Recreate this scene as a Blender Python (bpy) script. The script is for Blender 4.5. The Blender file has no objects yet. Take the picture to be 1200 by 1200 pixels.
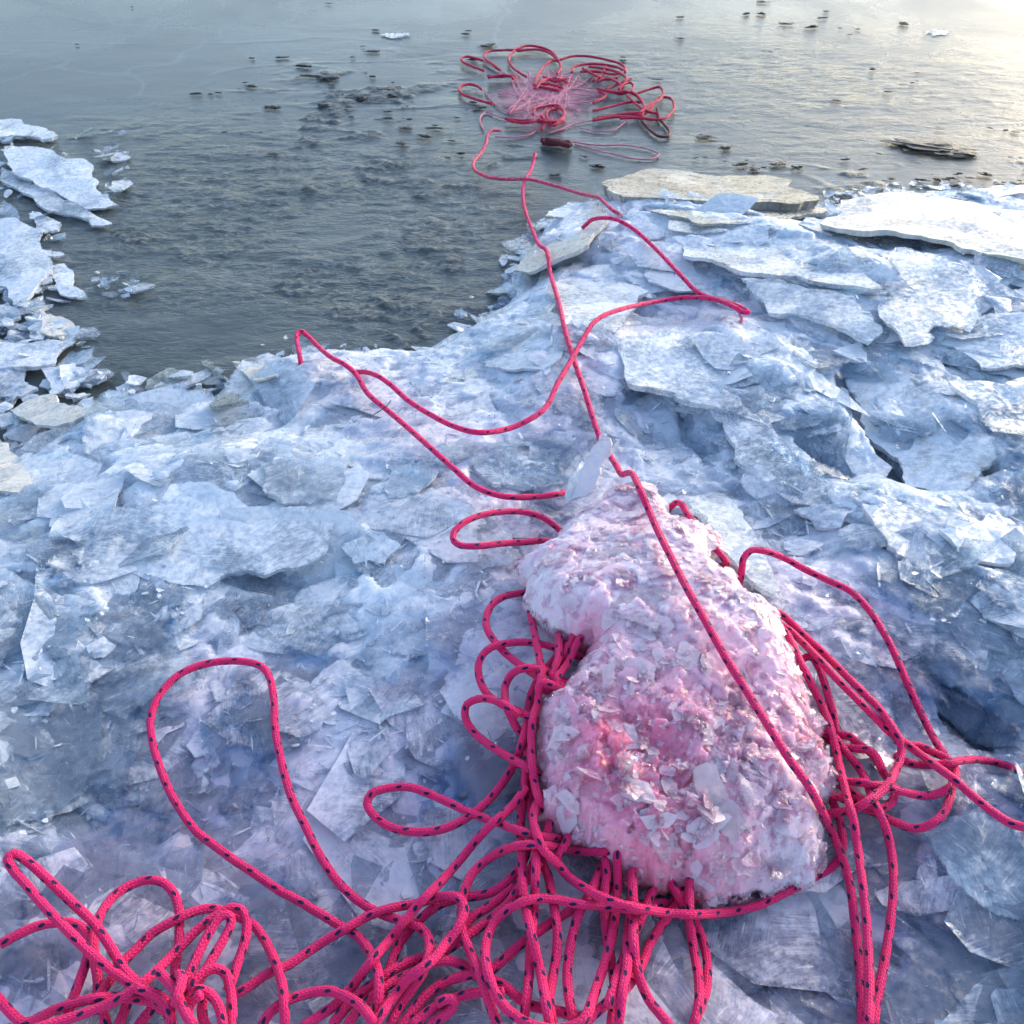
import bpy, math, random
import numpy as np
from mathutils import Vector, Matrix, geometry

random.seed(7)
rng = np.random.default_rng(11)
R = math.radians
scene = bpy.context.scene
col = scene.collection

# ------------------------------------------------------------------ camera
CAM = np.array([0.0, 0.0, 1.12])
PITCH = R(39.0)
FPX = 1203.0
cd = bpy.data.cameras.new('camera')
cam = bpy.data.objects.new('camera', cd)
col.objects.link(cam)
cam.location = CAM
cam.rotation_euler = (math.pi / 2 - PITCH, 0, 0)
cd.sensor_fit = 'HORIZONTAL'
cd.sensor_width = 36
cd.lens = 36 * FPX / 1200
cd.clip_start = 0.02
cd.clip_end = 2000
cd.dof.use_dof = True
cd.dof.focus_distance = 1.3
cd.dof.aperture_fstop = 22
scene.camera = cam

# ------------------------------------------------------------------ sky, sun, exposure
SUN_EL, SUN_AZ = R(18), R(50)            # azimuth clockwise from +Y
w = bpy.data.worlds.new('World')
scene.world = w
w.use_nodes = True
nt = w.node_tree
bg = nt.nodes['Background']
sky = nt.nodes.new('ShaderNodeTexSky')
sky.sky_type = 'NISHITA'
sky.sun_disc = False
sky.sun_elevation = SUN_EL
sky.sun_rotation = SUN_AZ
sky.air_density = 1.0
sky.dust_density = 1.6
sky.ozone_density = 1.2
nt.links.new(sky.outputs[0], bg.inputs[0])
bg.inputs[1].default_value = 0.15
sl = bpy.data.lights.new('sun', 'SUN')
sl.energy = 0.5
sl.angle = R(40)
sl.color = (1.0, 0.91, 0.80)
sun = bpy.data.objects.new('sun', sl)
col.objects.link(sun)
sdir = Vector((math.sin(SUN_AZ) * math.cos(SUN_EL), math.cos(SUN_AZ) * math.cos(SUN_EL), math.sin(SUN_EL)))
sun.rotation_euler = sdir.to_track_quat('Z', 'Y').to_euler()
sun.location = (3, 3, 3)
vs = scene.view_settings
vs.view_transform = 'Standard'
vs.look = 'None'
vs.exposure = 1.64
vs.gamma = 1
vs.use_curve_mapping = False
cy = scene.cycles
cy.max_bounces = 5
cy.diffuse_bounces = 2
cy.glossy_bounces = 2
cy.transmission_bounces = 4
cy.transparent_max_bounces = 18
cy.use_adaptive_sampling = True
cy.adaptive_threshold = 0.05
cy.use_denoising = True
cy.caustics_reflective = False
cy.caustics_refractive = False

# ------------------------------------------------------------------ pixel (1200 grid) -> world
cp, sp = math.cos(PITCH), math.sin(PITCH)


def rays(px, py):
    a = (np.asarray(px, float) - 600) / FPX
    b = -(np.asarray(py, float) - 600) / FPX
    d = np.stack([a, cp + b * sp, -sp + b * cp], -1)
    return d / np.linalg.norm(d, axis=-1, keepdims=True)


def at_z(px, py, z=0.0):
    d = rays(px, py)
    t = (np.asarray(z) - CAM[2]) / d[..., 2]
    return CAM + d * t[..., None]


# ------------------------------------------------------------------ generic helpers
def tag(o, label=None, cat=None, group=None, kind=None):
    if label: o['label'] = label
    if cat: o['category'] = cat
    if group: o['group'] = group
    if kind: o['kind'] = kind
    return o


def empty(name, loc):
    o = bpy.data.objects.new(name, None)
    o.empty_display_size = 0.02
    o.location = loc
    col.objects.link(o)
    return o


def link(name, me, parent=None, loc=None):
    o = bpy.data.objects.new(name, me)
    col.objects.link(o)
    if parent is not None:
        o.parent = parent
        o.matrix_parent_inverse = Matrix.Translation(parent.location).inverted()
    if loc is not None:
        o.location = loc
    return o


def mesh_np(name, verts, polys_flat, poly_len, mats=(), mat_idx=None, smooth=True):
    """verts (n,3); polys_flat loop vertex indices; poly_len per-face corner counts"""
    me = bpy.data.meshes.new(name)
    verts = np.asarray(verts, np.float32)
    pf = np.asarray(polys_flat, np.int32)
    pl = np.asarray(poly_len, np.int32)
    me.vertices.add(len(verts)); me.vertices.foreach_set('co', verts.ravel())
    me.loops.add(len(pf)); me.loops.foreach_set('vertex_index', pf)
    me.polygons.add(len(pl))
    me.polygons.foreach_set('loop_start', np.concatenate([[0], np.cumsum(pl)[:-1]]).astype(np.int32))
    me.polygons.foreach_set('loop_total', pl)
    for m in mats: me.materials.append(m)
    if mat_idx is not None: me.polygons.foreach_set('material_index', np.asarray(mat_idx, np.int32))
    me.polygons.foreach_set('use_smooth', np.full(len(pl), smooth))
    me.update(calc_edges=True)
    me.validate()
    return me


def value_noise(x, y, scale, seed, octaves=4, rough=0.5):
    """tileless 2-D value noise in numpy, about -1..1"""
    out = np.zeros(np.broadcast(x, y).shape)
    amp, tot = 1.0, 0.0
    for o in range(octaves):
        g = np.random.default_rng(seed + o * 17).uniform(-1, 1, (128, 128))
        fx, fy = x * scale + 31.7 * o, y * scale + 11.3 * o
        ix, iy = np.floor(fx).astype(int), np.floor(fy).astype(int)
        u, v = fx - ix, fy - iy
        u, v = u * u * (3 - 2 * u), v * v * (3 - 2 * v)
        a = g[ix % 128, iy % 128]; b = g[(ix + 1) % 128, iy % 128]
        c = g[ix % 128, (iy + 1) % 128]; d = g[(ix + 1) % 128, (iy + 1) % 128]
        out += amp * ((a * (1 - u) + b * u) * (1 - v) + (c * (1 - u) + d * u) * v)
        tot += amp; amp *= rough; scale *= 2
    return out / tot


# ------------------------------------------------------------------ material helpers
class NT:
    def __init__(self, name):
        self.m = bpy.data.materials.new(name)
        self.m.use_nodes = True
        self.t = self.m.node_tree
        self.t.nodes.clear()
        self.out = self.t.nodes.new('ShaderNodeOutputMaterial')
        self.geo = self.n('ShaderNodeNewGeometry')
        self.pos = self.geo.outputs['Position']

    def n(self, typ, ins=None, **props):
        nd = self.t.nodes.new(typ)
        for k, v in props.items(): setattr(nd, k, v)
        for k, v in (ins or {}).items(): self.set(nd.inputs[k], v)
        return nd

    def set(self, sock, v):
        if isinstance(v, bpy.types.NodeSocket): self.t.links.new(v, sock)
        elif isinstance(v, bpy.types.Node): self.t.links.new(v.outputs[0], sock)
        else: sock.default_value = v

    def math(self, op, a, b=None, c=None, clamp=False):
        nd = self.n('ShaderNodeMath', operation=op, use_clamp=clamp)
        for i, v in enumerate((a, b, c)):
            if v is not None: self.set(nd.inputs[i], v)
        return nd.outputs[0]

    def noise(self, vec, scale, detail=4, rough=0.55, dist=0.0):
        return self.n('ShaderNodeTexNoise', {'Vector': vec, 'Scale': scale, 'Detail': detail, 'Roughness': rough, 'Distortion': dist}).outputs['Fac']

    def mapping(self, vec, rot=(0, 0, 0), scale=(1, 1, 1)):
        return self.n('ShaderNodeMapping', {'Vector': vec, 'Rotation': rot, 'Scale': scale}).outputs[0]

    def ramp(self, v, a, b, lo=0.0, hi=1.0):
        return self.n('ShaderNodeMapRange', {'Value': v, 'From Min': a, 'From Max': b, 'To Min': lo, 'To Max': hi}, interpolation_type='SMOOTHSTEP').outputs[0]

    def mixc(self, f, a, b):
        nd = self.n('ShaderNodeMix', data_type='RGBA')
        self.set(nd.inputs[0], f); self.set(nd.inputs[6], a); self.set(nd.inputs[7], b)
        return nd.outputs[2]

    def bump(self, h, strength, dist):
        return self.n('ShaderNodeBump', {'Height': h, 'Strength': strength, 'Distance': dist}).outputs[0]

    def mixs(self, f, a, b):
        nd = self.n('ShaderNodeMixShader')
        self.set(nd.inputs[0], f); self.set(nd.inputs[1], a); self.set(nd.inputs[2], b)
        return nd.outputs[0]

    def done(self, sh):
        self.t.links.new(sh, self.out.inputs[0])
        return self.m


def c4(r, g, b): return (r, g, b, 1.0)


def ice_material(name, clear, frosty, op_lo, op_hi, rough=0.28, crack=1.0, scale=1.0, dirt=None, dirt_amt=0.0,
                 bump=0.5, attr=True, trans_tint=(0.89, 0.935, 0.97), frost_bias=0.0, stain_glow=None, needle=1.0, sss=0.0):
    k = NT(name)
    p = k.pos
    n1 = k.noise(p, 8 * scale, 3, 0.6)
    nz = k.n('ShaderNodeTexNoise', {'Vector': p, 'Scale': 95 * scale, 'Detail': 3, 'Roughness': 0.7})
    n2 = nz.outputs['Fac']
    wob = k.n('ShaderNodeTexNoise', {'Vector': p, 'Scale': 14 * scale, 'Detail': 1})
    dp = k.n('ShaderNodeVectorMath', {0: p, 1: k.n('ShaderNodeVectorMath', {0: wob.outputs['Color'], 'Scale': 0.05 / scale}, operation='SCALE').outputs[0]}, operation='ADD').outputs[0]
    at = k.n('ShaderNodeAttribute', attribute_name='rnd').outputs['Fac']
    vc = k.n('ShaderNodeTexVoronoi', {'Vector': k.mapping(dp, (0, 0, 0), (1, 1, 0.4)), 'Scale': 15 * scale, 'Randomness': 1.0}, feature='F1')
    vcol = vc.outputs['Color']
    cellr = k.n('ShaderNodeSeparateColor', {0: vcol}).outputs[0]
    rv = k.n('ShaderNodeVectorRotate', {'Vector': p, 'Angle': k.math('ADD', k.math('MULTIPLY', at, 9.0), k.math('MULTIPLY', cellr, 3.0))}, rotation_type='Z_AXIS').outputs[0]
    st = k.noise(k.mapping(rv, (0.3, 0.2, 0), (38 * scale, 400 * scale, 140 * scale)), 1.0, 3, 0.62)
    streak = k.ramp(st, 0.60, 0.78)
    fr = k.math('ADD', k.math('MULTIPLY', n1, 0.80), k.math('ADD', k.math('MULTIPLY', n2, 0.26), k.math('MULTIPLY', st, 0.26)))
    if attr:
        fr = k.math('ADD', fr, k.math('MULTIPLY', k.math('SUBTRACT', at, 0.5), 0.45))
    clear_shade = k.n('ShaderNodeAttribute', attribute_name='clear_shade').outputs['Fac']
    rope_bounce = k.n('ShaderNodeAttribute', attribute_name='rope_bounce').outputs['Fac']
    fr = k.math('SUBTRACT', fr, k.math('MULTIPLY', clear_shade, 0.16))  # glassier near ice; the shade there is put into the colour too
    if frost_bias:
        fr = k.math('ADD', fr, frost_bias)
    fr = k.ramp(fr, 0.45, 0.88)
    fr = k.math('ADD', fr, k.math('ADD', k.math('MULTIPLY', streak, 0.6 * needle), k.math('MULTIPLY', k.math('SUBTRACT', cellr, 0.5), 0.07 * crack)), clamp=True)
    colr = k.mixc(fr, c4(*clear), c4(*frosty))
    colr = k.mixc(k.math('MULTIPLY', rope_bounce, 0.7), colr, k.mixc(fr, c4(0.50, 0.40, 0.52), c4(0.82, 0.74, 0.84)))  # pink light bounced off the ropes, mixed into the ice colour
    if stain_glow:  # dye stain plus the ropes' pink glow through the ice, both painted
        sa = k.n('ShaderNodeAttribute', attribute_name='stain_glow').outputs['Fac']
        ss = k.math('ADD', sa, k.math('ADD', k.math('MULTIPLY', k.math('SUBTRACT', n1, 0.5), 0.9), k.math('MULTIPLY', k.math('SUBTRACT', n2, 0.5), 0.7)))
        ss = k.math('SUBTRACT', ss, k.math('MULTIPLY', fr, 0.22))
        colr = k.mixc(k.ramp(ss, -0.05, 0.55), colr, c4(*stain_glow[0]))
        colr = k.mixc(k.ramp(ss, 0.50, 1.15), colr, c4(*stain_glow[1]))
    if dirt:
        dn = k.ramp(k.noise(p, 26, 6, 0.7), 0.5, 0.66, 0, dirt_amt)
        colr = k.mixc(dn, colr, c4(*dirt))
    off = k.n('ShaderNodeVectorMath', {0: k.n('ShaderNodeVectorMath', {0: nz.outputs['Color'], 1: (0.5, 0.5, 0.5)}, operation='SUBTRACT').outputs[0], 'Scale': bump * 2.2}, operation='SCALE').outputs[0]
    fct = k.n('ShaderNodeVectorMath', {0: k.n('ShaderNodeVectorMath', {0: vcol, 1: (0.5, 0.5, 0.5)}, operation='SUBTRACT').outputs[0], 'Scale': 0.24 * crack}, operation='SCALE').outputs[0]
    off = k.n('ShaderNodeVectorMath', {0: off, 1: fct}, operation='ADD').outputs[0]
    nrm = k.n('ShaderNodeVectorMath', {0: k.n('ShaderNodeVectorMath', {0: k.geo.outputs['Normal'], 1: off}, operation='ADD').outputs[0]}, operation='NORMALIZE').outputs[0]
    rg = k.ramp(n2, 0.3, 0.7, rough * 0.6, rough * 1.5)
    pb = k.n('ShaderNodeBsdfPrincipled', {'Base Color': colr, 'Roughness': rg, 'IOR': 1.31, 'Normal': nrm})
    if sss:
        pb.inputs['Subsurface Weight'].default_value = sss
        pb.inputs['Subsurface Radius'].default_value = (0.8, 0.9, 1.0) if not stain_glow else (1.0, 0.7, 0.8)
        pb.inputs['Subsurface Scale'].default_value = 0.015
    tl = k.n('ShaderNodeBsdfTranslucent', {'Color': colr, 'Normal': nrm})
    if op_hi >= 1 and op_lo >= 1:
        return k.done(pb.outputs[0])
    body = k.mixs(0.15, pb.outputs[0], tl.outputs[0])
    tr = k.n('ShaderNodeBsdfTransparent', {'Color': c4(*trans_tint)})
    op = k.ramp(fr, 0.0, 1.0, op_lo, op_hi)
    rim = k.n('ShaderNodeAttribute', attribute_name='rim').outputs['Fac']
    keep = k.ramp(k.math('ADD', k.math('ADD', n1, k.math('MULTIPLY', n2, 0.35)), k.math('ADD', k.math('MULTIPLY', at, 0.12), k.math('MULTIPLY', k.math('SUBTRACT', 1.0, rim), 0.9))), 0.62, 0.90)
    op = k.math('MULTIPLY', op, keep)
    sh = k.mixs(op, tr.outputs[0], body)
    gl = k.n('ShaderNodeBsdfGlossy', {'Color': c4(1, 1, 1), 'Roughness': rg, 'Normal': nrm})
    fz = k.n('ShaderNodeFresnel', {'IOR': 1.31, 'Normal': nrm}).outputs[0]
    sh = k.mixs(k.math('MULTIPLY', k.math('MULTIPLY', fz, keep), k.math('SUBTRACT', 1.0, op)), sh, gl.outputs[0])
    return k.done(sh)


M = {}
M['base'] = ice_material('packed_ice', (0.40, 0.455, 0.53), (0.64, 0.70, 0.78), 1, 1, attr=False, bump=0.5, sss=0.7)
M['shard'] = ice_material('shard_ice', (0.42, 0.49, 0.58), (0.68, 0.735, 0.81), 0.28, 0.86)
M['edge'] = ice_material('shard_edge_ice', (0.56, 0.63, 0.72), (0.76, 0.80, 0.86), 0.30, 0.80, frost_bias=0.06)
M['white'] = ice_material('frosted_slab_ice', (0.44, 0.52, 0.62), (0.68, 0.74, 0.82), 0.40, 0.97, frost_bias=0.0, rough=0.3)
M['blue'] = ice_material('clear_slab_ice', (0.38, 0.46, 0.56), (0.70, 0.75, 0.82), 0.30, 0.92)
M['cream'] = ice_material('cream_slab_ice', (0.52, 0.50, 0.46), (0.68, 0.66, 0.62), 0.7, 1.0, dirt=(0.52, 0.47, 0.39), dirt_amt=0.35, frost_bias=0.1, rough=0.3)
M['murky'] = ice_material('murky_slab_ice', (0.16, 0.20, 0.20), (0.42, 0.46, 0.45), 0.40, 0.85, dirt=(0.12, 0.11, 0.08), dirt_amt=0.6)
M['brown'] = ice_material('muddy_slab_ice', (0.26, 0.24, 0.20), (0.58, 0.57, 0.53), 0.9, 1.0, dirt=(0.07, 0.06, 0.045), dirt_amt=0.9)
M['flecked'] = ice_material('flecked_slab_ice', (0.42, 0.50, 0.59), (0.72, 0.76, 0.82), 0.5, 1.0, dirt=(0.42, 0.36, 0.28), dirt_amt=0.55, frost_bias=0.05)
M['lilac'] = ice_material('rope_bounce_clear_ice', (0.46, 0.44, 0.53), (0.72, 0.70, 0.78), 0.25, 0.85, trans_tint=(0.95, 0.86, 0.93))  # lilac bounce from the ropes put into the base colour
M['crust'] = ice_material('pink_crust_ice', (0.88, 0.58, 0.70), (0.90, 0.78, 0.86), 0.08, 0.55, trans_tint=(0.98, 0.90, 0.94), rough=0.16, scale=2.0)


M['chip'] = ice_material('pink_chip_ice', (0.86, 0.66, 0.78), (0.92, 0.85, 0.92), 0.03, 0.30, trans_tint=(0.99, 0.93, 0.96), rough=0.2)
M['lens'] = ice_material('pink_ice_lens', (0.84, 0.34, 0.48), (0.88, 0.50, 0.62), 0.0, 0.26, trans_tint=(1.0, 0.95, 0.97), frost_bias=-0.05)
M['pink_ice'] = ice_material('pink_tinted_ice', (0.78, 0.62, 0.73), (0.86, 0.76, 0.84), 0.97, 1.0, sss=0.9, rough=0.24, scale=1.7, bump=0.5, attr=False, crack=0.7,
                             stain_glow=((0.88, 0.45, 0.58), (0.90, 0.24, 0.38)), trans_tint=(0.97, 0.80, 0.88), needle=0.8)  # pink shining up from the ropes beneath is part of this colour


def rope_material(name, pink, fleck, fleck_on=True, frost=0.0):
    k = NT(name)
    uv = k.n('ShaderNodeUVMap').outputs[0]
    sx = k.n('ShaderNodeSeparateXYZ', {0: uv})
    u, v = sx.outputs[0], sx.outputs[1]           # u 0..1 around, v metres along
    NC = 12.0
    tri = k.math('PINGPONG', k.math('MULTIPLY', u, NC), 1.0)
    ph = k.math('ADD', k.math('MULTIPLY', v, 1 / 0.0042), k.math('MULTIPLY', tri, 0.75))
    st = k.math('ABSOLUTE', k.math('SINE', k.math('MULTIPLY', ph, math.pi)))
    cg = k.math('ABSOLUTE', k.math('SUBTRACT', k.math('MULTIPLY', tri, 2.0), 1.0))
    cgv = k.math('SUBTRACT', 1.0, k.math('POWER', cg, 4.0))
    h = k.math('MULTIPLY', k.math('POWER', st, 0.6), cgv)
    fz = k.noise(k.mapping(uv, (0, 0, 0), (60, 2500, 1)), 1.0, 3)
    # navy tracer flecks: two helical rows, staggered
    def row(off, uo):
        vv = k.math('ADD', k.math('MULTIPLY', v, 1 / 0.0345), off)
        fv = k.math('SUBTRACT', k.math('FRACT', vv), 0.5)
        uu = k.math('FRACT', k.math('ADD', k.math('MULTIPLY', u, 2.0), uo))
        du = k.math('SUBTRACT', uu, 0.5)
        d2 = k.math('ADD', k.math('POWER', k.math('DIVIDE', fv, 0.105), 2.0), k.math('POWER', k.math('DIVIDE', k.math('ADD', du, k.math('MULTIPLY', fv, 0.4)), 0.125), 2.0))
        return k.math('LESS_THAN', d2, 1.0)
    cl = k.mixc(k.ramp(h, 0.0, 0.55), c4(pink[0] * 0.7, pink[1] * 0.5, pink[2] * 0.65), c4(*pink))
    cl = k.mixc(k.math('MULTIPLY', k.ramp(k.noise(k.pos, 28, 4), 0.42, 0.66), 0.45), cl, c4(pink[0] * 0.8, pink[1] * 0.6, pink[2] * 0.85))
    if fleck_on:
        f = k.math('MAXIMUM', row(0.0, 0.0), row(0.36, 0.5))
        cl = k.mixc(f, cl, c4(*fleck))
    if frost:
        fn = k.ramp(k.noise(k.pos, 130, 5, 0.7), 0.40, 0.62, 0, frost)
        cl = k.mixc(fn, cl, c4(0.80, 0.62, 0.70))
    nrm = k.bump(k.math('ADD', h, k.math('MULTIPLY', fz, 0.25)), 0.9, 0.0017)
    pb = k.n('ShaderNodeBsdfPrincipled', {'Base Color': cl, 'Roughness': 0.55, 'Normal': nrm, 'Specular IOR Level': 0.2,
                                          'Sheen Weight': 0.05, 'Sheen Roughness': 0.5})
    return k.done(pb.outputs[0])


M['rope'] = rope_material('braided_pink_rope', (1.0, 0.024, 0.180), (0.010, 0.010, 0.070))
M['rope_far'] = rope_material('wet_pink_rope', (0.66, 0.010, 0.080), (0.05, 0.008, 0.03), frost=0.04)
M['rope_mid'] = rope_material('frosted_pink_rope', (0.88, 0.02, 0.14), (0.03, 0.01, 0.06), frost=0.25)
M['rope_pale'] = rope_material('ice_crusted_rope', (0.88, 0.22, 0.36), (0, 0, 0), fleck_on=False, frost=0.35)
M['rope_dark'] = rope_material('dirty_frozen_rope', (0.13, 0.02, 0.03), (0, 0, 0), fleck_on=False)


def sheet_material():
    k = NT('frozen_water')
    p = k.pos
    n1 = k.noise(p, 1.6, 5, 0.55, 0.6)
    n2 = k.noise(k.mapping(p, (0, 0, R(-8)), (17, 38, 20)), 1.0, 4, 0.58, 0.8)
    n3 = k.noise(k.mapping(p, (0, 0, R(6)), (55, 120, 60)), 1.0, 3, 0.55)
    at = k.n('ShaderNodeAttribute', attribute_name='slush').outputs['Fac']
    rp = k.n('ShaderNodeAttribute', attribute_name='ripple').outputs['Fac']
    cl = k.mixc(k.ramp(n1, 0.35, 0.65), c4(0.038, 0.051, 0.053), c4(0.074, 0.091, 0.094))
    rd = k.math('SUBTRACT', 1.0, k.math('ABSOLUTE', k.math('SUBTRACT', k.math('MULTIPLY', n2, 2.0), 1.0)))
    vs_ = k.n('ShaderNodeTexVoronoi', {'Vector': k.n('ShaderNodeVectorMath', {0: p, 1: k.n('ShaderNodeVectorMath', {0: k.n('ShaderNodeTexNoise', {'Vector': p, 'Scale': 3.0, 'Detail': 3}).outputs['Color'], 'Scale': 0.35}, operation='SCALE').outputs[0]}, operation='ADD').outputs[0], 'Scale': 1.5}, feature='DISTANCE_TO_EDGE').outputs['Distance']
    seam = k.math('MULTIPLY', k.ramp(vs_, 0.0, 0.018, 1, 0), k.ramp(n1, 0.42, 0.6))
    cl = k.mixc(k.math('MULTIPLY', seam, 0.22), cl, c4(0.24, 0.27, 0.28))
    sn = k.ramp(k.math('ADD', at, k.math('MULTIPLY', k.math('SUBTRACT', n3, 0.5), 1.4)), 0.30, 0.55)
    cm = k.math('MULTIPLY', k.math('MULTIPLY', k.ramp(rd, 0.80, 0.98), rp), k.ramp(n3, 0.40, 0.6))
    cl = k.mixc(k.math('MULTIPLY', sn, 0.5), cl, k.mixc(k.ramp(n3, 0.42, 0.6), c4(0.045, 0.050, 0.049), c4(0.150, 0.158, 0.152)))
    cl = k.mixc(k.math('MULTIPLY', cm, 0.30), cl, c4(0.30, 0.34, 0.35))
    h = k.math('ADD', k.math('MULTIPLY', k.math('POWER', rd, 3.0), k.math('ADD', k.math('MULTIPLY', rp, 0.9), 0.03)), k.math('MULTIPLY', n3, k.math('ADD', k.math('MULTIPLY', k.math('MAXIMUM', rp, sn), 0.45), 0.05)))
    nrm = k.bump(h, 0.32, 0.012)
    rg = k.math('ADD', k.math('MULTIPLY', sn, 0.15), k.ramp(n1, 0.3, 0.7, 0.20, 0.34))
    pb = k.n('ShaderNodeBsdfPrincipled', {'Base Color': cl, 'Roughness': rg, 'IOR': 1.33, 'Normal': nrm})
    return k.done(pb.outputs[0])


M['sheet'] = sheet_material()


def mud_material():
    k = NT('dark_mud')
    n = k.noise(k.pos, 90, 6, 0.7)
    cl = k.mixc(k.ramp(n, 0.4, 0.7), c4(0.012, 0.012, 0.011), c4(0.055, 0.052, 0.045))
    pb = k.n('ShaderNodeBsdfPrincipled', {'Base Color': cl, 'Roughness': 0.45, 'Normal': k.bump(n, 0.8, 0.004)})
    return k.done(pb.outputs[0])


M['mud'] = mud_material()

# ------------------------------------------------------------------ the heap of broken ice: height field
SHORE = [(-420, 640), (-60, 610), (40, 548), (110, 500), (175, 482), (225, 492), (285, 452), (325, 428), (420, 424), (490, 432), (558, 398),
         (600, 352), (612, 305), (650, 268), (705, 244), (760, 246), (830, 256), (930, 268), (985, 242), (1060, 232), (1200, 236), (1600, 250)]
poly = np.array([at_z(x, y, 0.0)[:2] for x, y in SHORE])
poly = np.concatenate([poly, [[3.2, 2.2], [3.2, -0.35], [-2.6, -0.35], [-2.6, poly[0][1]]]])
X0, X1, Y0, Y1, DX = -1.9, 2.4, -0.12, 2.95, 0.006
gx = np.arange(X0, X1, DX); gy = np.arange(Y0, Y1, DX)
GX, GY = np.meshgrid(gx, gy, indexing='ij')


def inside_poly(x, y, P):
    c = np.zeros(x.shape, bool)
    j = len(P) - 1
    for i in range(len(P)):
        xi, yi = P[i]; xj, yj = P[j]
        if yi != yj:
            c ^= ((yi > y) != (yj > y)) & (x < (xj - xi) * (y - yi) / (yj - yi) + xi)
        j = i
    return c


def dist_poly(x, y, P, closed=True):
    best = np.full(x.shape, 1e9)
    n = len(P)
    for i in range(n if closed else n - 1):
        a, b = np.array(P[i]), np.array(P[(i + 1) % n])
        ab = b - a
        t = np.clip(((x - a[0]) * ab[0] + (y - a[1]) * ab[1]) / max(ab @ ab, 1e-9), 0, 1)
        best = np.minimum(best, np.hypot(x - a[0] - t * ab[0], y - a[1] - t * ab[1]))
    return best


sd = dist_poly(GX, GY, poly[:len(SHORE)], False)
sd = np.where(inside_poly(GX, GY, poly), sd, -sd)
sd = sd + 0.035 * value_noise(GX, GY, 9, 5, 3)
H = np.where(sd > 0, 0.015 + 0.13 * (1 - np.exp(-np.maximum(sd, 0) / 0.22)), np.maximum(sd * 0.9, -0.12))
inn = np.clip(sd / 0.12, 0, 1)
H += inn * (0.035 * value_noise(GX, GY, 2.6, 21, 2) + 0.016 * value_noise(GX, GY, 7, 33, 3))


def hollow(px, py, r, dz):
    global H
    c = at_z(px, py, 0.12)
    H += dz * np.exp(-((GX - c[0]) ** 2 + (GY - c[1]) ** 2) / (r * r)) * np.clip(sd / 0.1, 0, 1)


for a in [(1160, 850, .10, -.06), (1075, 560, .07, -.06), (1100, 880, .08, -.03), (870, 1150, .10, -.05), (60, 980, .12, -.02), (800, 510, .13, -.035), (1000, 480, .10, -.03), (950, 900, .1, -.02), (1050, 1120, .16, -.04), (400, 1000, .2, -.025),
          (980, 560, .06, -.04), (900, 640, .10, -.03), (1120, 520, .12, .03), (700, 420, .12, .03), (860, 420, .12, .03), (950, 330, .25, .03),
          (250, 560, .14, .03), (330, 700, .10, -.02), (338, 436, .05, .035), (400, 440, .04, .02), (560, 640, .12, .02), (1130, 690, .18, .035), (720, 800, .16, .02)]:
    hollow(*a)

def crevice(pts, width, dz):
    global H
    P = np.array([at_z(x, y, 0.1)[:2] for x, y in pts])
    dd = dist_poly(GX + 0.012 * value_noise(GX, GY, 30, 3, 3), GY + 0.012 * value_noise(GX, GY, 30, 9, 3), P, False)
    H += dz * np.clip(1 - dd / width, 0, 1) ** 0.7


# big tilted plates splatted into the height field, so that it steps like stacked slabs
H0 = H.copy()
for i in range(3400):
    px, py = rng.uniform(-300, 1500), rng.uniform(230, 1300)
    c = at_z(px, py, 0.1)
    if not (X0 + .3 < c[0] < X1 - .3 and Y0 + .2 < c[1] < Y1 - .2): continue
    r = rng.uniform(0.02, 0.11)
    i0, j0 = int((c[0] - r * 1.6 - X0) / DX), int((c[1] - r * 1.6 - Y0) / DX)
    m = int(3.2 * r / DX) + 1
    sl_ = (slice(max(i0, 0), i0 + m), slice(max(j0, 0), j0 + m))
    lx, ly = GX[sl_] - c[0], GY[sl_] - c[1]
    if lx.size == 0: continue
    ci, cj = int((c[0] - X0) / DX), int((c[1] - Y0) / DX)
    if sd[ci, cj] < 0.02: continue
    right = np.clip((px - 500) / 400, 0, 1)
    th = rng.normal(R(-38), 0.5) if rng.random() < right else rng.uniform(0, 6.28)
    u, v = lx * math.cos(th) + ly * math.sin(th), -lx * math.sin(th) + ly * math.cos(th)
    rad = np.hypot(u / 1.5, v)
    ang = np.arctan2(v, u / 1.5)
    ph = rng.uniform(0, 6.28, 3)
    edge = r * (0.85 + 0.16 * np.sin(2 * ang + ph[0]) + 0.12 * np.sin(5 * ang + ph[1]) + 0.07 * np.sin(9 * ang + ph[2]))
    sx_, sy_ = rng.normal(0, 0.10), rng.normal(-0.03, 0.10)
    z = H0[ci, cj] + rng.uniform(-0.012, 0.006) + lx * sx_ + ly * sy_
    z = np.where(rad < edge, np.minimum(z, H0[sl_] + 0.014), -9)
    H[sl_] = np.maximum(H[sl_], z)


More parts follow.
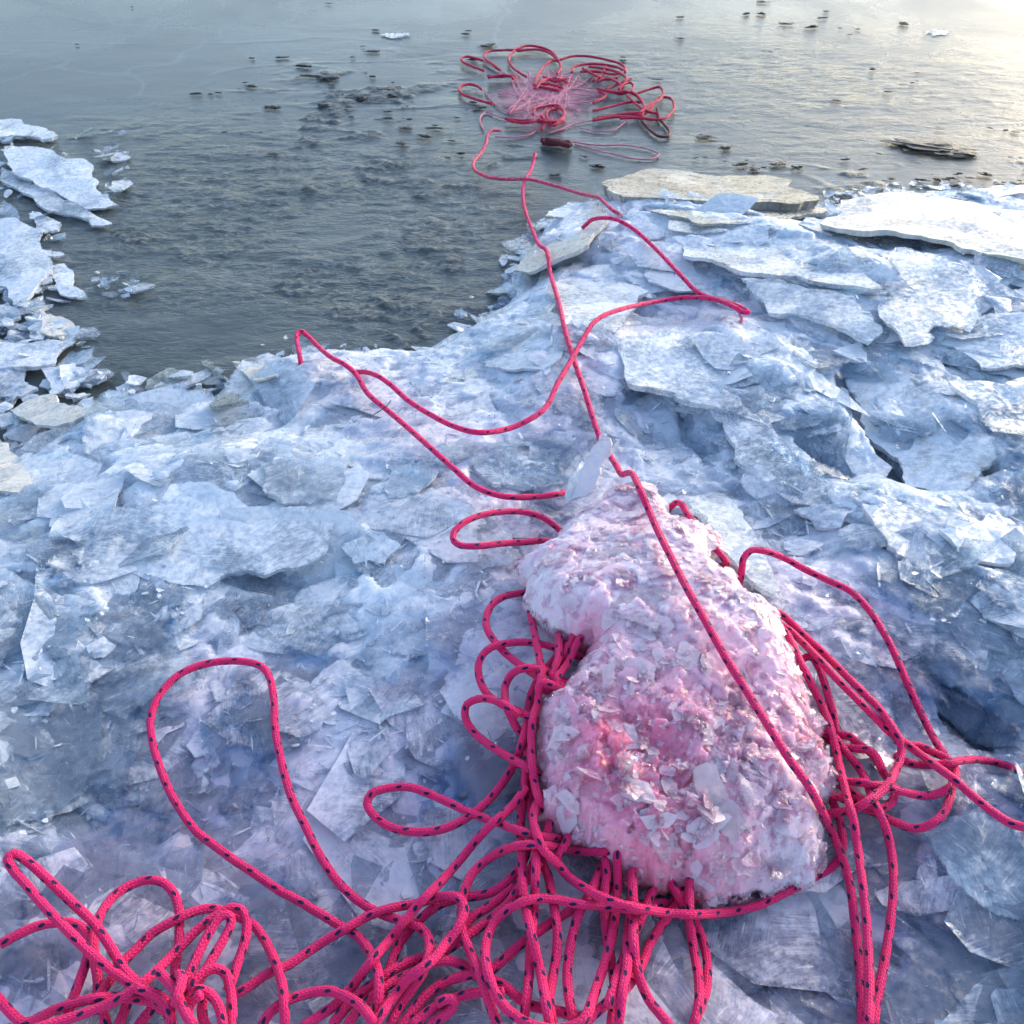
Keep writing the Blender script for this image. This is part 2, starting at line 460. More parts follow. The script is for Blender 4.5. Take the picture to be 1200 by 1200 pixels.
for a in [([(985, 470), (1010, 520), (1040, 565), (1068, 578)], .022, -.16), ([(1068, 580), (1110, 588), (1150, 575)], .014, -.13), ([(1140, 478), (1165, 500), (1180, 520)], .022, -.15),
          ([(1040, 425), (1090, 445), (1140, 475)], .012, -.08), ([(955, 640), (1000, 660), (1040, 685)], .012, -.06), ([(1120, 700), (1160, 715)], .012, -.07), ([(1090, 800), (1140, 850), (1200, 890)], .03, -.11),
          ([(770, 440), (800, 500), (830, 560)], .016, -.03), ([(930, 545), (985, 575)], .012, -.04), ([(760, 250), (860, 262), (950, 262)], .02, -.10), ([(160, 520), (190, 500), (200, 488)], .02, -.12),
          ([(860, 1180), (890, 1150), (960, 1120)], .022, -.07), ([(1080, 1090), (1150, 1130), (1200, 1150)], .02, -.06), ([(300, 695), (340, 705), (390, 690)], .022, -.045), ([(1180, 330), (1215, 345)], .015, -.1),
          ([(70, 500), (110, 515)], .012, -.08), ([(1150, 380), (1180, 365)], .01, -.08), ([(20, 700), (60, 705)], .012, -.03), ([(80, 960), (110, 985), (100, 1020)], .02, -.02), ([(600, 430), (660, 455)], .01, -.05)]:
    crevice(*a)


def Hs(x, y, G=None):
    G = H if G is None else G
    fx = np.clip((np.asarray(x) - X0) / DX, 0, len(gx) - 1.001); fy = np.clip((np.asarray(y) - Y0) / DX, 0, len(gy) - 1.001)
    ix, iy = fx.astype(int), fy.astype(int)
    u, v = fx - ix, fy - iy
    return (G[ix, iy] * (1 - u) + G[ix + 1, iy] * u) * (1 - v) + (G[ix, iy + 1] * (1 - u) + G[ix + 1, iy + 1] * u) * v


def blur(G, n):
    for _ in range(n):
        G = (G + np.roll(G, 1, 0) + np.roll(G, -1, 0)) / 3
        G = (G + np.roll(G, 1, 1) + np.roll(G, -1, 1)) / 3
    return G


HB = np.maximum(blur(H, 14), 0.0)      # smooth top used to rest things on


def on(px, py, lift=0.0, G=None):
    """points where the pixel rays meet the surface raised by lift"""
    G = HB if G is None else G
    d = rays(px, py)
    lift = np.broadcast_to(lift, d.shape[:-1])
    z = np.full(d.shape[:-1], 0.1)
    for _ in range(30):
        q = CAM + d * ((z - CAM[2]) / d[..., 2])[..., None]
        z = 0.5 * z + 0.5 * (np.maximum(Hs(q[..., 0], q[..., 1], G), 0) + lift)
    return CAM + d * ((z - CAM[2]) / d[..., 2])[..., None]


# ------------------------------------------------------------------ structure: frozen water, packed ice
def grid_mesh(name, GX, GY, Z, mat, keep=None):
    nx, ny = GX.shape
    idx = np.arange(nx * ny).reshape(nx, ny)
    q = np.stack([idx[:-1, :-1], idx[1:, :-1], idx[1:, 1:], idx[:-1, 1:]], -1).reshape(-1, 4)
    if keep is not None:
        q = q[keep[:-1, :-1].ravel()]
    return mesh_np(name, np.stack([GX, GY, Z], -1).reshape(-1, 3), q.ravel(), np.full(len(q), 4), [mat])


fine_x = np.concatenate([[-400, -60, -12, -5], np.arange(-2.6, 3.2, 0.0085), [5, 12, 60, 400]])
fine_y = np.concatenate([[-300, -20, -2, 0.6], np.arange(1.15, 4.7, 0.0085), [5.2, 6, 8, 14, 40, 120, 600]])
SX, SY = np.meshgrid(fine_x, fine_y, indexing='ij')
vis = np.clip((5.0 - np.hypot(SX * 0.9, SY)) / 0.8, 0, 1)


def blob(px, py, rx, ry):
    c = at_z(px, py)
    return np.exp(-(((SX - c[0]) / rx) ** 2 + ((SY - c[1]) / ry) ** 2))


rip = np.clip(1.15 * blob(250, 240, .55, .55) + 0.9 * blob(420, 300, .35, .45) + 0.9 * blob(480, 240, .3, .4) + 0.32 * blob(1000, 120, 1.1, .8) + 0.2 * blob(900, 60, 1.2, .8)
              + 0.3 * blob(150, 330, .3, .4), 0, 1)
smooth = np.clip(blob(400, 270, .10, .13) + blob(250, 380, .22, .14) + blob(180, 300, .08, .1) + blob(1000, 210, .25, .10), 0, 1)
rip *= 1 - 0.85 * smooth
wv = value_noise(SX * 1.0 + 0.03 * value_noise(SX, SY, 9, 3, 2), SY * 2.3, 18, 71, 3, 0.55)
wv2 = value_noise(SX, SY * 1.8, 6, 77, 3)
slush_n = value_noise(SX + 0.05 * value_noise(SX, SY, 7, 43, 2), SY * 1.7, 5.0, 91, 4, 0.6)
sl_area = np.clip(blob(470, 330, .25, .28) + blob(380, 250, .22, .2) + 0.9 * blob(400, 380, .2, .18) + 0.8 * blob(130, 300, .2, .3) + 0.8 * blob(520, 190, .3, .3)
                  + 0.6 * blob(120, 180, .2, .2) + 0.8 * blob(420, 130, .35, .5) + 0.7 * blob(1130, 210, .4, .15) + 0.5 * blob(560, 380, .1, .2), 0, 1)
slush = np.clip((slush_n - 0.22) * 8, 0, 1) * np.clip(sl_area * 1.5, 0, 1)
crest = np.clip(1 - np.abs(value_noise(SX * 0.7 + 0.06 * value_noise(SX, SY, 5, 44, 2), SY * 1.6, 2.2, 121, 3)) * 14, 0, 1)
SZ = vis * (rip * 0.0045 * wv + 0.003 * wv2 * (0.25 + rip) + slush * (0.005 + 0.009 * value_noise(SX, SY, 38, 55, 3, .6))
            + 0.003 * crest * (0.25 + sl_area))
SZ -= 0.006
SZ -= 0.10 * np.clip(1.3 - SY, 0, 0.4)
sheet_me = grid_mesh('frozen_water', SX, SY, SZ, M['sheet'])
for nm, arr in (('slush', slush), ('ripple', np.clip(rip + slush * 0.5, 0, 1))):
    at_ = sheet_me.attributes.new(nm, 'FLOAT', 'POINT')
    at_.data.foreach_set('value', arr.ravel().astype(np.float32))
o = link('frozen_water', sheet_me)
tag(o, kind='structure')
o['label'] = 'thin grey ice sheet over the water with frozen ripples'

heap_me = grid_mesh('packed_ice_bank', GX, GY, 0.5 * H + 0.5 * blur(H, 1) + 0.004 * inn * value_noise(GX, GY, 40, 8, 3, .6), M['base'], keep=sd > -0.06)
heap = link('packed_ice_bank', heap_me)
tag(heap, kind='structure')
heap['label'] = 'bank of packed broken ice under the shards'

# ------------------------------------------------------------------ pink-tinted block: a height field above the bank
BLOCK = [(612, 655), (620, 625), (645, 610), (664, 588), (690, 566), (712, 548), (735, 552), (762, 548), (790, 566), (800, 592), (838, 642),
         (880, 682), (915, 716), (934, 756), (950, 800), (966, 842), (978, 890), (972, 945), (968, 1000), (944, 1028), (902, 1044),
         (858, 1040), (808, 1033), (758, 1022), (722, 1002), (694, 982), (658, 966), (634, 930), (626, 882), (627, 838), (642, 802),
         (676, 772), (692, 744), (652, 730), (622, 702)]
bp = np.array([on(x, y, 0.055 + 0.030 * min(1, max(0, (720 - y) / 120))) for x, y in BLOCK])
# fractal edge
def jag(P, amp, it, seed=1):
    r = np.random.default_rng(seed)
    P = np.asarray(P)
    for _ in range(it):
        Q = []
        for i in range(len(P)):
            a, b = P[i], P[(i + 1) % len(P)]
            L = np.linalg.norm((b - a)[:2])
            n = np.array([-(b - a)[1], (b - a)[0]]) / max(L, 1e-6)
            m = (a + b) / 2
            m = m.copy(); m[:2] += n * r.normal(0, amp) * L
            Q += [a, m]
        P = np.array(Q)
    return P


bpj = jag(bp, 0.13, 3, 3)
bx0, bx1, by0, by1 = bpj[:, 0].min() - .01, bpj[:, 0].max() + .01, bpj[:, 1].min() - .01, bpj[:, 1].max() + .01
BD = 0.0019
bgx, bgy = np.arange(bx0, bx1, BD), np.arange(by0, by1, BD)
BX, BY = np.meshgrid(bgx, bgy, indexing='ij')
bin_ = inside_poly(BX, BY, bpj[:, :2])
bdist = np.where(bin_, dist_poly(BX, BY, bpj[:, :2]), 0)
cB = on(760, 830, 0.05)
low = np.clip((cB[1] + 0.06 - BY) / 0.12, 0, 1)          # near half is coarse and granular
prof = 1 - (1 - np.clip(bdist / (0.042 + 0.028 * low), 0, 1)) ** 2
btop = Hs(BX, BY, HB) + 0.037 + 0.016 * low * np.clip(bdist / .02, 0, 1) + 0.012 * (1 - low) * np.clip(bdist / .03, 0, 1) + 0.036 * prof
# facets
F = np.full(BX.shape, -9.0)
for i in range(700):
    cx, cy_ = rng.uniform(bx0, bx1), rng.uniform(by0, by1)
    r = rng.uniform(0.005, 0.034)
    lx, ly = BX - cx, BY - cy_
    m = (np.abs(lx) < r * 1.4) & (np.abs(ly) < r * 1.4)
    ang = np.arctan2(ly[m], lx[m])
    ph = rng.uniform(0, 6.28, 3)
    ed = r * (0.8 + 0.2 * np.sin(2 * ang + ph[0]) + 0.13 * np.sin(5 * ang + ph[1]) + .06 * np.sin(9 * ang + ph[2]))
    z = rng.uniform(-0.006, 0.004) + lx[m] * rng.normal(0, .32) + ly[m] * rng.normal(0, .32)
    F[m] = np.where(np.hypot(lx[m], ly[m]) < ed, np.maximum(F[m], z), F[m])
F = np.clip(F, -0.009, 0.012)
btop = btop + (0.30 + 0.45 * low) * F * (0.4 + 0.6 * np.clip(bdist / .01, 0, 1)) + 0.0030 * value_noise(BX, BY, 20, 61, 3, .55) + (0.0004 + 0.0010 * low) * value_noise(BX, BY, 90, 67, 3, .7)
pit = on(760, 890, 0.06)
btop -= 0.016 * np.exp(-(((BX - pit[0]) / .05) ** 2 + ((BY - pit[1]) / .035) ** 2))
HT = HB.copy()                                            # surface with the block, for the rope on top
bi = np.clip(((GX - bx0) / BD).astype(int), 0, len(bgx) - 1); bj = np.clip(((GY - by0) / BD).astype(int), 0, len(bgy) - 1)
mb = (GX > bx0) & (GX < bx1) & (GY > by0) & (GY < by1)
mb &= bin_[bi, bj]
HT[mb] = np.maximum(HT[mb], btop[bi, bj][mb])
HT = np.maximum(blur(HT, 2), HB)

def build_block():
    nx, ny = BX.shape
    idx = -np.ones(BX.shape, int)
    idx[bin_] = np.arange(bin_.sum())
    nt_ = bin_.sum()
    cell = bin_[:-1, :-1] & bin_[1:, :-1] & bin_[1:, 1:] & bin_[:-1, 1:]
    q = np.stack([idx[:-1, :-1], idx[1:, :-1], idx[1:, 1:], idx[:-1, 1:]], -1)[cell]
    top = np.stack([BX[bin_], BY[bin_], btop[bin_]], -1)
    zb = Hs(BX, BY, HB) - 0.004 + 0.028 * (1 - np.clip(bdist / .035, 0, 1))
    bot = np.stack([BX[bin_], BY[bin_], np.minimum(zb[bin_], top[:, 2] - 0.006)], -1)
    e = np.concatenate([q[:, [0, 1]], q[:, [1, 2]], q[:, [2, 3]], q[:, [3, 0]]])
    key = e[:, 0].astype(np.int64) * nt_ + e[:, 1]
    rev = e[:, 1].astype(np.int64) * nt_ + e[:, 0]
    be = e[~np.isin(key, rev)]
    side = np.stack([be[:, 1], be[:, 0], be[:, 0] + nt_, be[:, 1] + nt_], -1)
    faces = np.concatenate([q, q[:, ::-1] + nt_, side])
    me = mesh_np('ice_block', np.concatenate([top, bot]), faces.ravel(), np.full(len(faces), 4), [M['pink_ice']])
    st = np.zeros(len(top))  # pink tint per vertex: stain together with painted glow from below
    for (px, py, r, a) in [(790, 900, .15, .50), (700, 880, .06, .22), (760, 880, .05, .25), (690, 660, .10, .14), (660, 860, .06, .35), (770, 890, .06, .22), (735, 905, .04, .22), (690, 745, .03, .8), (800, 800, .09, .18), (720, 990, .08, .40), (800, 1020, .07, .35), (640, 930, .04, .3),
                           (950, 850, .06, .28), (790, 960, .05, .2), (880, 760, .08, .14), (830, 620, .03, .5), (740, 560, .03, .3)]:
        c = on(px, py, 0.06)
        st += a * np.exp(-((top[:, 0] - c[0]) ** 2 + (top[:, 1] - c[1]) ** 2) / r ** 2)
    rm = np.clip(1 - bdist[bin_] / 0.012, 0, 1)
    ra = me.attributes.new('rim', 'FLOAT', 'POINT'); ra.data.foreach_set('value', np.concatenate([rm, rm * .5]).astype(np.float32))
    st = np.concatenate([st, st + .3]).astype(np.float32)
    a_ = me.attributes.new('stain_glow', 'FLOAT', 'POINT'); a_.data.foreach_set('value', st)
    base = on(780, 840, 0.0)
    root = empty('ice_block', base)
    tag(root, 'big pink-tinted granular ice block lying on top of the pink rope', 'ice block')
    link('block_body', me, root)
    return root


block_root = build_block()

# ------------------------------------------------------------------ named slabs traced as flat plates with thickness
SLABTOP = np.full(GX.shape, -9.0)


def slab(name, pts, label, mat, lift=0.02, thick=0.012, tilt=(0, 0), cat='ice slab', seed=0, group=None, jagamp=0.085, parent=None, relief=0.0016, normal=None, mapped=False):
    P = np.array(pts, float)
    W = on(P[:, 0], P[:, 1], lift)
    c = W.mean(0)
    A = np.c_[W[:, 0] - c[0], W[:, 1] - c[1]]
    g, *_ = np.linalg.lstsq(A, W[:, 2] - c[2], rcond=None)
    g = np.clip(g, -0.5, 0.5) + np.array(tilt)
    n = np.array([-g[0], -g[1], 1.0])
    if normal is not None: n = np.array(normal, float); c = on(P[:1, 0], P[:1, 1], lift)[0]
    n /= np.linalg.norm(n)
    d = rays(P[:, 0], P[:, 1])
    t = ((c - CAM) @ n) / (d @ n)
    W = CAM + d * t[:, None]
    e1 = np.cross([0, 1.0, 0], n); e1 /= np.linalg.norm(e1)
    e2 = np.cross(n, e1)
    c = W.mean(0)
    q = np.c_[(W - c) @ e1, (W - c) @ e2]
    q3 = jag(np.c_[q, np.zeros(len(q))], jagamp, 3, seed + 5)[:, :2]
    size = np.ptp(q3, axis=0).max()
    r = np.random.default_rng(seed)
    stp = max(size / 22, 0.005)
    xs = np.arange(q3[:, 0].min(), q3[:, 0].max(), stp); ys = np.arange(q3[:, 1].min(), q3[:, 1].max(), stp)
    XX, YY = np.meshgrid(xs, ys)
    pin = np.c_[XX.ravel(), YY.ravel()] + r.uniform(-.3, .3, (XX.size, 2)) * stp
    ok = inside_poly(pin[:, 0], pin[:, 1], q3) & (dist_poly(pin[:, 0], pin[:, 1], q3) > stp * 0.6)
    pin = pin[ok]
    nb = len(q3)
    co = [Vector(v) for v in np.concatenate([q3, pin])]
    res = geometry.delaunay_2d_cdt(co, [(i, (i + 1) % nb) for i in range(nb)], [], 1, 1e-6)
    v2 = np.array([tuple(v) for v in res[0]]); tri = np.array([f for f in res[2] if len(f) == 3])
    ori = res[3]
    bd = dist_poly(v2[:, 0], v2[:, 1], q3)
    hz = relief * value_noise(v2[:, 0] + seed, v2[:, 1], 26, seed + 3, 3) + relief * 1.2 * value_noise(v2[:, 0], v2[:, 1] + seed, 8, seed + 9, 2)
    # conchoidal step across the plate
    a = r.uniform(0, 6.28); sd_ = v2[:, 0] * math.cos(a) + v2[:, 1] * math.sin(a) + 0.012 * value_noise(v2[:, 0], v2[:, 1], 22, seed + 2, 2)
    hz += np.where(sd_ > r.uniform(-.2, .2) * size, 0.0025, 0)
    top = c + v2[:, :1] * e1 + v2[:, 1:] * e2 + hz[:, None] * n
    bot = c + v2[:, :1] * e1 * 0.97 + v2[:, 1:] * e2 * 0.97 - n * (thick * (1 + 0.25 * value_noise(v2[:, 0], v2[:, 1], 15, seed, 2)))[:, None]
    # orientation
    a_ = v2[tri]
    ccw = ((a_[:, 1, 0] - a_[:, 0, 0]) * (a_[:, 2, 1] - a_[:, 0, 1]) - (a_[:, 2, 0] - a_[:, 0, 0]) * (a_[:, 1, 1] - a_[:, 0, 1])) > 0
    tri = np.where(ccw[:, None], tri, tri[:, ::-1])
    e = np.concatenate([tri[:, [0, 1]], tri[:, [1, 2]], tri[:, [2, 0]]])
    nv = len(v2)
    be = e[~np.isin(e[:, 0].astype(np.int64) * nv + e[:, 1], e[:, 1].astype(np.int64) * nv + e[:, 0])]
    u_, inv = np.unique(be, return_inverse=True)
    inv = inv.reshape(be.shape); nu = len(u_)
    side = np.stack([inv[:, 1], inv[:, 0], inv[:, 0] + nu, inv[:, 1] + nu], -1) + 2 * nv
    base = c - n * thick
    V = np.concatenate([top, bot, top[u_], bot[u_]]) - (base if parent is None else 0)
    flat = np.concatenate([tri.ravel(), (tri[:, ::-1] + nv).ravel(), side.ravel()])
    lens = np.concatenate([np.full(2 * len(tri), 3), np.full(len(side), 4)])
    me = mesh_np(name, V, flat, lens, [M[mat], M['edge'] if mat not in ('murky', 'brown', 'cream', 'lilac', 'lens', 'chip') else M[mat]], np.concatenate([np.zeros(2 * len(tri)), np.ones(len(side))]))
    me.polygons.foreach_set('use_smooth', np.concatenate([np.ones(2 * len(tri), bool), np.zeros(len(side), bool)]))
    rn = me.attributes.new('rnd', 'FLOAT', 'POINT'); rn.data.foreach_set('value', np.full(len(V), r.uniform(.35, .8), np.float32))
    rim = np.clip(1 - bd / (0.035 if mat != 'lens' else 0.09), 0, 1) * (1.0 if mat == 'lens' else 0.9 if mat in ('white', 'blue', 'flecked', 'lilac', 'crust', 'lens') else 0.35)
    ra = me.attributes.new('rim', 'FLOAT', 'POINT'); ra.data.foreach_set('value', np.concatenate([rim, rim, rim[u_], rim[u_]]).astype(np.float32))
    if mapped:
        bw = c + q3[:, :1] * e1 + q3[:, 1:] * e2
        i0, i1 = int((bw[:, 0].min() - X0) / DX), int((bw[:, 0].max() - X0) / DX) + 1
        j0, j1 = int((bw[:, 1].min() - Y0) / DX), int((bw[:, 1].max() - Y0) / DX) + 1
        if 0 <= i0 and i1 < len(gx) and 0 <= j0 and j1 < len(gy):
            S_ = (slice(i0, i1), slice(j0, j1))
            zz = c[2] - ((GX[S_] - c[0]) * n[0] + (GY[S_] - c[1]) * n[1]) / n[2] + 0.003
            SLABTOP[S_] = np.where(inside_poly(GX[S_], GY[S_], bw[:, :2]), np.maximum(SLABTOP[S_], zz), SLABTOP[S_])
    ob = link(name, me, parent, None if parent else base)
    if parent is None: tag(ob, label, cat, group)
    return ob


SL = [
    ([(5, 172), (30, 172), (75, 185), (110, 195), (118, 225), (140, 240), (105, 245), (70, 228), (35, 210), (10, 190)], 'bright white ice slab tilted over its neighbours near the left edge', 'white', .045, .015, (0, .06)),
    ([(2, 196), (35, 212), (72, 232), (105, 247), (132, 262), (108, 264), (85, 252), (30, 226), (0, 212)], 'grey ice slab just under the bright white slab at the left', 'blue', .02, .015, (0, 0)),
    ([(-30, 142), (25, 140), (45, 148), (68, 158), (50, 163), (-30, 162)], 'farthest white ice slab at the left edge above the grey water', 'white', .03, .02, (0, 0)),
    ([(-40, 264), (35, 265), (55, 300), (40, 340), (30, 362), (0, 335), (-40, 325)], 'large pale blue ice slab cut by the left edge below the white slab', 'blue', .03, .015, (.05, .05)),
    ([(62, 310), (75, 308), (85, 335), (115, 352), (95, 350), (70, 345)], 'small hooked ice piece floating beside the large pale blue slab', 'white', .012, .008, (0, 0)),
    ([(38, 248), (72, 262), (68, 270), (42, 270)], 'little white wedge of ice between the left edge slabs', 'white', .015, .01, (0, 0)),
    ([(-30, 340), (25, 372), (12, 379), (-30, 378)], 'thin grey ice sliver at the left edge below the pale blue slab', 'blue', .014, .01, (0, 0)),
    ([(45, 365), (70, 370), (92, 386), (70, 398), (45, 390)], 'greenish grey ice piece at the left edge of the open water', 'cream', .016, .01, (0, 0)),
    ([(20, 375), (36, 372), (42, 396), (24, 400)], 'pointed white ice splinter standing at the left of the open water', 'white', .03, .008, (0, -.3)),
    ([(-30, 396), (70, 400), (76, 406), (65, 426), (30, 431), (-30, 428)], 'wide smooth ice plate at the left edge level with the open water', 'blue', .03, .012, (0, 0)),
    ([(-20, 430), (30, 432), (45, 455), (25, 465), (-20, 462)], 'dull blue ice plate tucked under the wide left plate', 'blue', .02, .012, (0, 0)),
    ([(48, 432), (80, 428), (108, 432), (90, 450), (60, 456)], 'rounded clear ice piece beside the dull blue plate at left', 'blue', .02, .01, (0, 0)),
    ([(12, 482), (40, 466), (65, 463), (85, 475), (105, 483), (85, 495), (60, 500), (35, 493)], 'cream ribbed ice slab on the left rim of the bank', 'cream', .03, .014, (0, .05)),
    ([(145, 468), (165, 463), (215, 485), (205, 491), (160, 479)], 'grey brown ice sliver on the waterline left of centre', 'murky', .014, .01, (0, 0)),
    ([(187, 471), (215, 460), (240, 456), (246, 465), (220, 475), (195, 479)], 'flat white ice flake floating at the waterline left of centre', 'white', .016, .008, (0, 0)),
    ([(172, 445), (195, 432), (222, 440), (215, 458), (180, 464)], 'dark see-through ice piece in the water behind the white flake', 'murky', .012, .012, (0, 0)),
    ([(235, 425), (246, 422), (262, 440), (250, 444)], 'narrow dark ice wedge in the water near the rim', 'murky', .02, .01, (0, -.1)),
    ([(240, 460), (275, 448), (292, 470), (262, 476), (245, 475)], 'greenish grey ice plate leaning on the rim of the bank', 'murky', .02, .012, (0, -.1)),
    ([(272, 425), (310, 426), (324, 440), (300, 446)], 'cream ice flake on the rim just left of the rope bend', 'cream', .03, .008, (0, 0)),
    ([(66, 622), (100, 606), (130, 593), (180, 591), (200, 568), (245, 565), (300, 598), (340, 595), (398, 612), (385, 645), (350, 666), (310, 675), (290, 669), (245, 689), (200, 684), (150, 670), (100, 650)], 'largest frosted blue slab on the left half of the bank', 'white', .036, .016, (0.02, .06)),
    ([(305, 545), (325, 530), (380, 530), (410, 540), (412, 585), (370, 590), (330, 590), (308, 575)], 'rough pale slab right behind the largest left slab', 'white', .03, .014, (0, .05)),
    ([(-40, 512), (10, 520), (35, 560), (20, 577), (-40, 578)], 'cream yellow ice slab cut by the left edge of the bank', 'cream', .03, .014, (0, .08)),
    ([(458, 532), (540, 513), (620, 513), (676, 512), (670, 523), (560, 531), (480, 541)], 'long narrow pale slab just below the zigzag rope bend', 'white', .02, .012, (0, 0)),
    ([(450, 572), (466, 545), (500, 538), (516, 552), (490, 576), (455, 583)], 'small bright frosted plate left of the block top, by the slanting rope', 'white', .022, .01, (0, .05)),
    ([(540, 540), (600, 524), (680, 530), (690, 560), (640, 572), (570, 565)], 'clear bluish plate under the rope end beside the upright shard', 'blue', .016, .012, (0, .02)),
    ([(600, 317), (622, 292), (650, 268), (700, 236), (712, 252), (690, 288), (650, 306), (625, 318)], 'cream yellow slab under the long rope at the waterline', 'cream', .03, .014, (0, -.12)),
    ([(705, 215), (760, 198), (830, 205), (900, 205), (960, 234), (880, 238), (790, 235), (730, 232)], 'muddy brown-topped ice slab lying in the dark water at the shore', 'brown', .04, .03, (0, .02)),
    ([(760, 246), (850, 236), (950, 236), (972, 246), (920, 258), (820, 262)], 'low grey ice slab just in front of the muddy slab', 'murky', .02, .012, (0, 0)),
    ([(960, 262), (985, 235), (1050, 226), (1130, 236), (1230, 252), (1230, 306), (1150, 295), (1080, 276), (1000, 270)], 'big cream sunlit slab at the right shore', 'cream', .045, .02, (0, .03)),
    ([(868, 325), (960, 338), (1000, 345), (1035, 390), (1020, 402), (960, 376), (900, 366)], 'white frosted slab right of the farthest rope bend', 'white', .045, .014, (0, .04)),
    ([(1050, 290), (1110, 305), (1160, 340), (1140, 385), (1100, 378), (1060, 402), (1030, 370), (1040, 330)], 'angular pale slab standing behind the right-hand slabs', 'white', .05, .016, (.05, -.05)),
    ([(985, 435), (1060, 437), (1110, 470), (1166, 515), (1146, 560), (1120, 580), (1060, 570), (1040, 530), (1010, 480)], 'large brown-flecked slab above the dark cleft at right', 'flecked', .05, .02, (-.08, .02)),
    ([(800, 272), (900, 262), (1010, 300), (1034, 340), (950, 330), (870, 320), (800, 300)], 'wide smooth pale blue slab behind the white frosted slab', 'white', .035, .014, (0, .02)),
    ([(1100, 402), (1150, 370), (1230, 360), (1230, 432), (1150, 430)], 'pale slab cut by the right edge in the upper half', 'white', .04, .014, (0, 0)),
    ([(1110, 448), (1230, 440), (1230, 510), (1165, 502)], 'second slab down at the right edge, beside the flecked slab', 'blue', .035, .014, (-.05, 0)),
    ([(700, 285), (790, 256), (868, 300), (840, 338), (760, 330)], 'pale bluish slab inside the far bend of the zigzag rope', 'white', .012, .014, (0, .02)),
    ([(728, 398), (790, 382), (872, 440), (960, 472), (900, 500), (800, 470), (735, 450)], 'long clear slab dipping to the right below the zigzag rope', 'blue', .03, .016, (-.08, 0)),
    ([(650, 332), (700, 305), (760, 342), (722, 390), (664, 380)], 'clear ice slab between the long rope and the zigzag rope', 'blue', .012, .014, (0, 0)),
    ([(546, 420), (580, 392), (652, 352), (668, 400), (640, 440), (590, 432)], 'pale ice slab on the rim left of the long rope', 'blue', .016, .014, (0, 0)),
    ([(1082, 975), (1130, 952), (1230, 965), (1230, 1085), (1150, 1062), (1110, 1022)], 'pale slab at the right edge below the outgoing ropes', 'white', .025, .014, (-.06, 0)),
    ([(958, 790), (985, 800), (1040, 850), (1052, 890), (1042, 912), (1000, 872), (975, 840)], 'rough pinkish slab between the block and the right rope loops', 'lilac', .02, .014, (0, .02)),
    ([(783, 1146), (800, 1140), (832, 1150), (818, 1200), (790, 1192)], 'small lilac ice piece at the bottom edge right of the tangle', 'lilac', .02, .014, (0, .05)),
    ([(835, 1166), (870, 1155), (886, 1180), (862, 1206), (840, 1196)], 'small clear ice piece at the bottom edge, second right of the tangle', 'blue', .02, .012, (.05, .05)),
    ([(836, 1096), (870, 1046), (985, 1036), (1000, 1085), (920, 1092), (860, 1122)], 'clear lilac slab under the lower right corner of the block', 'lilac', .012, .02, (0, 0)),
    ([(838, 575), (870, 610), (905, 668), (925, 705), (880, 680), (840, 640), (806, 595)], 'frosty slab leaning behind the right shoulder of the block', 'white', .045, .012, (-.1, -.1)),
    ([(935, 755), (962, 772), (1000, 812), (1010, 845), (975, 830), (955, 800)], 'white icy plate beside the right edge of the block', 'white', .012, .012, (0, 0)),
    ([(930, 600), (960, 585), (1000, 600), (985, 620), (955, 618)], 'small clear leaf-shaped flake on the slope right of the block', 'blue', .02, .006, (0, 0)),
    ([(1100, 620), (1150, 610), (1200, 640), (1185, 662), (1130, 655)], 'white sliver slab at the right edge below the dark cleft', 'white', .03, .012, (0, 0)),
    ([(1010, 590), (1080, 600), (1140, 650), (1100, 680), (1040, 640)], 'clear blue slab under the flecked slab at right', 'blue', .025, .014, (-.05, 0)),
    ([(830, 480), (900, 490), (960, 560), (1000, 600), (930, 590), (860, 540)], 'smooth blue slab dipping right in the hollow behind the block', 'blue', .02, .014, (-.1, 0)),
    ([(1080, 740), (1160, 780), (1230, 850), (1180, 850), (1100, 800)], 'long pale slab on the slope outside the big right rope loop', 'white', .03, .014, (-.08, 0)),
    ([(400, 640), (440, 622), (470, 640), (450, 660), (415, 662)], 'little frosted plate between the largest left slab and small rope loop', 'white', .022, .01, (0, .04)),
]
for i, (pts, lab, mt, lf, th, tl) in enumerate(SL):
    slab('ice_slab', pts, lab, mt, lf * (0.5 if mt in ('white', 'blue', 'flecked') else .75), th * (0.55 if mt not in ('brown',) else .8), tl, seed=100 + i, mapped=True)
# ------------------------------------------------------------------ ropes
RR = 0.0047
STR = []                      # every strand: dict


_bpx = np.array(BLOCK, float)


def extend(pts, key):
    """carry a strand that dives under the block further in"""
    P = np.array(pts, float)
    if key in ('over', 'far', 'zigzag'): return P
    for e in (0, 1):
        Q = P if e else P[::-1]
        x, y = Q[-1]
        if inside_poly(np.array([x]), np.array([y]), _bpx)[0] or dist_poly(np.array([x]), np.array([y]), _bpx)[0] < 14:
            c = np.array([790, 850.]) if y > 740 else np.array([720, 660.])
            v = c - Q[-1]
            Q = np.concatenate([Q, [Q[-1] + v / np.linalg.norm(v) * 28]])
            P = Q if e else Q[::-1]
    return P


def strand(pts, lift=0.024, over=False, key='tangle', mat='rope', r=RR, sink=None, hi=None, dive=''):
    STR.append(dict(p=extend(pts, key), lift=lift, over=over, key=key, mat=mat, r=r, sink=sink, hi=hi, dive=dive))


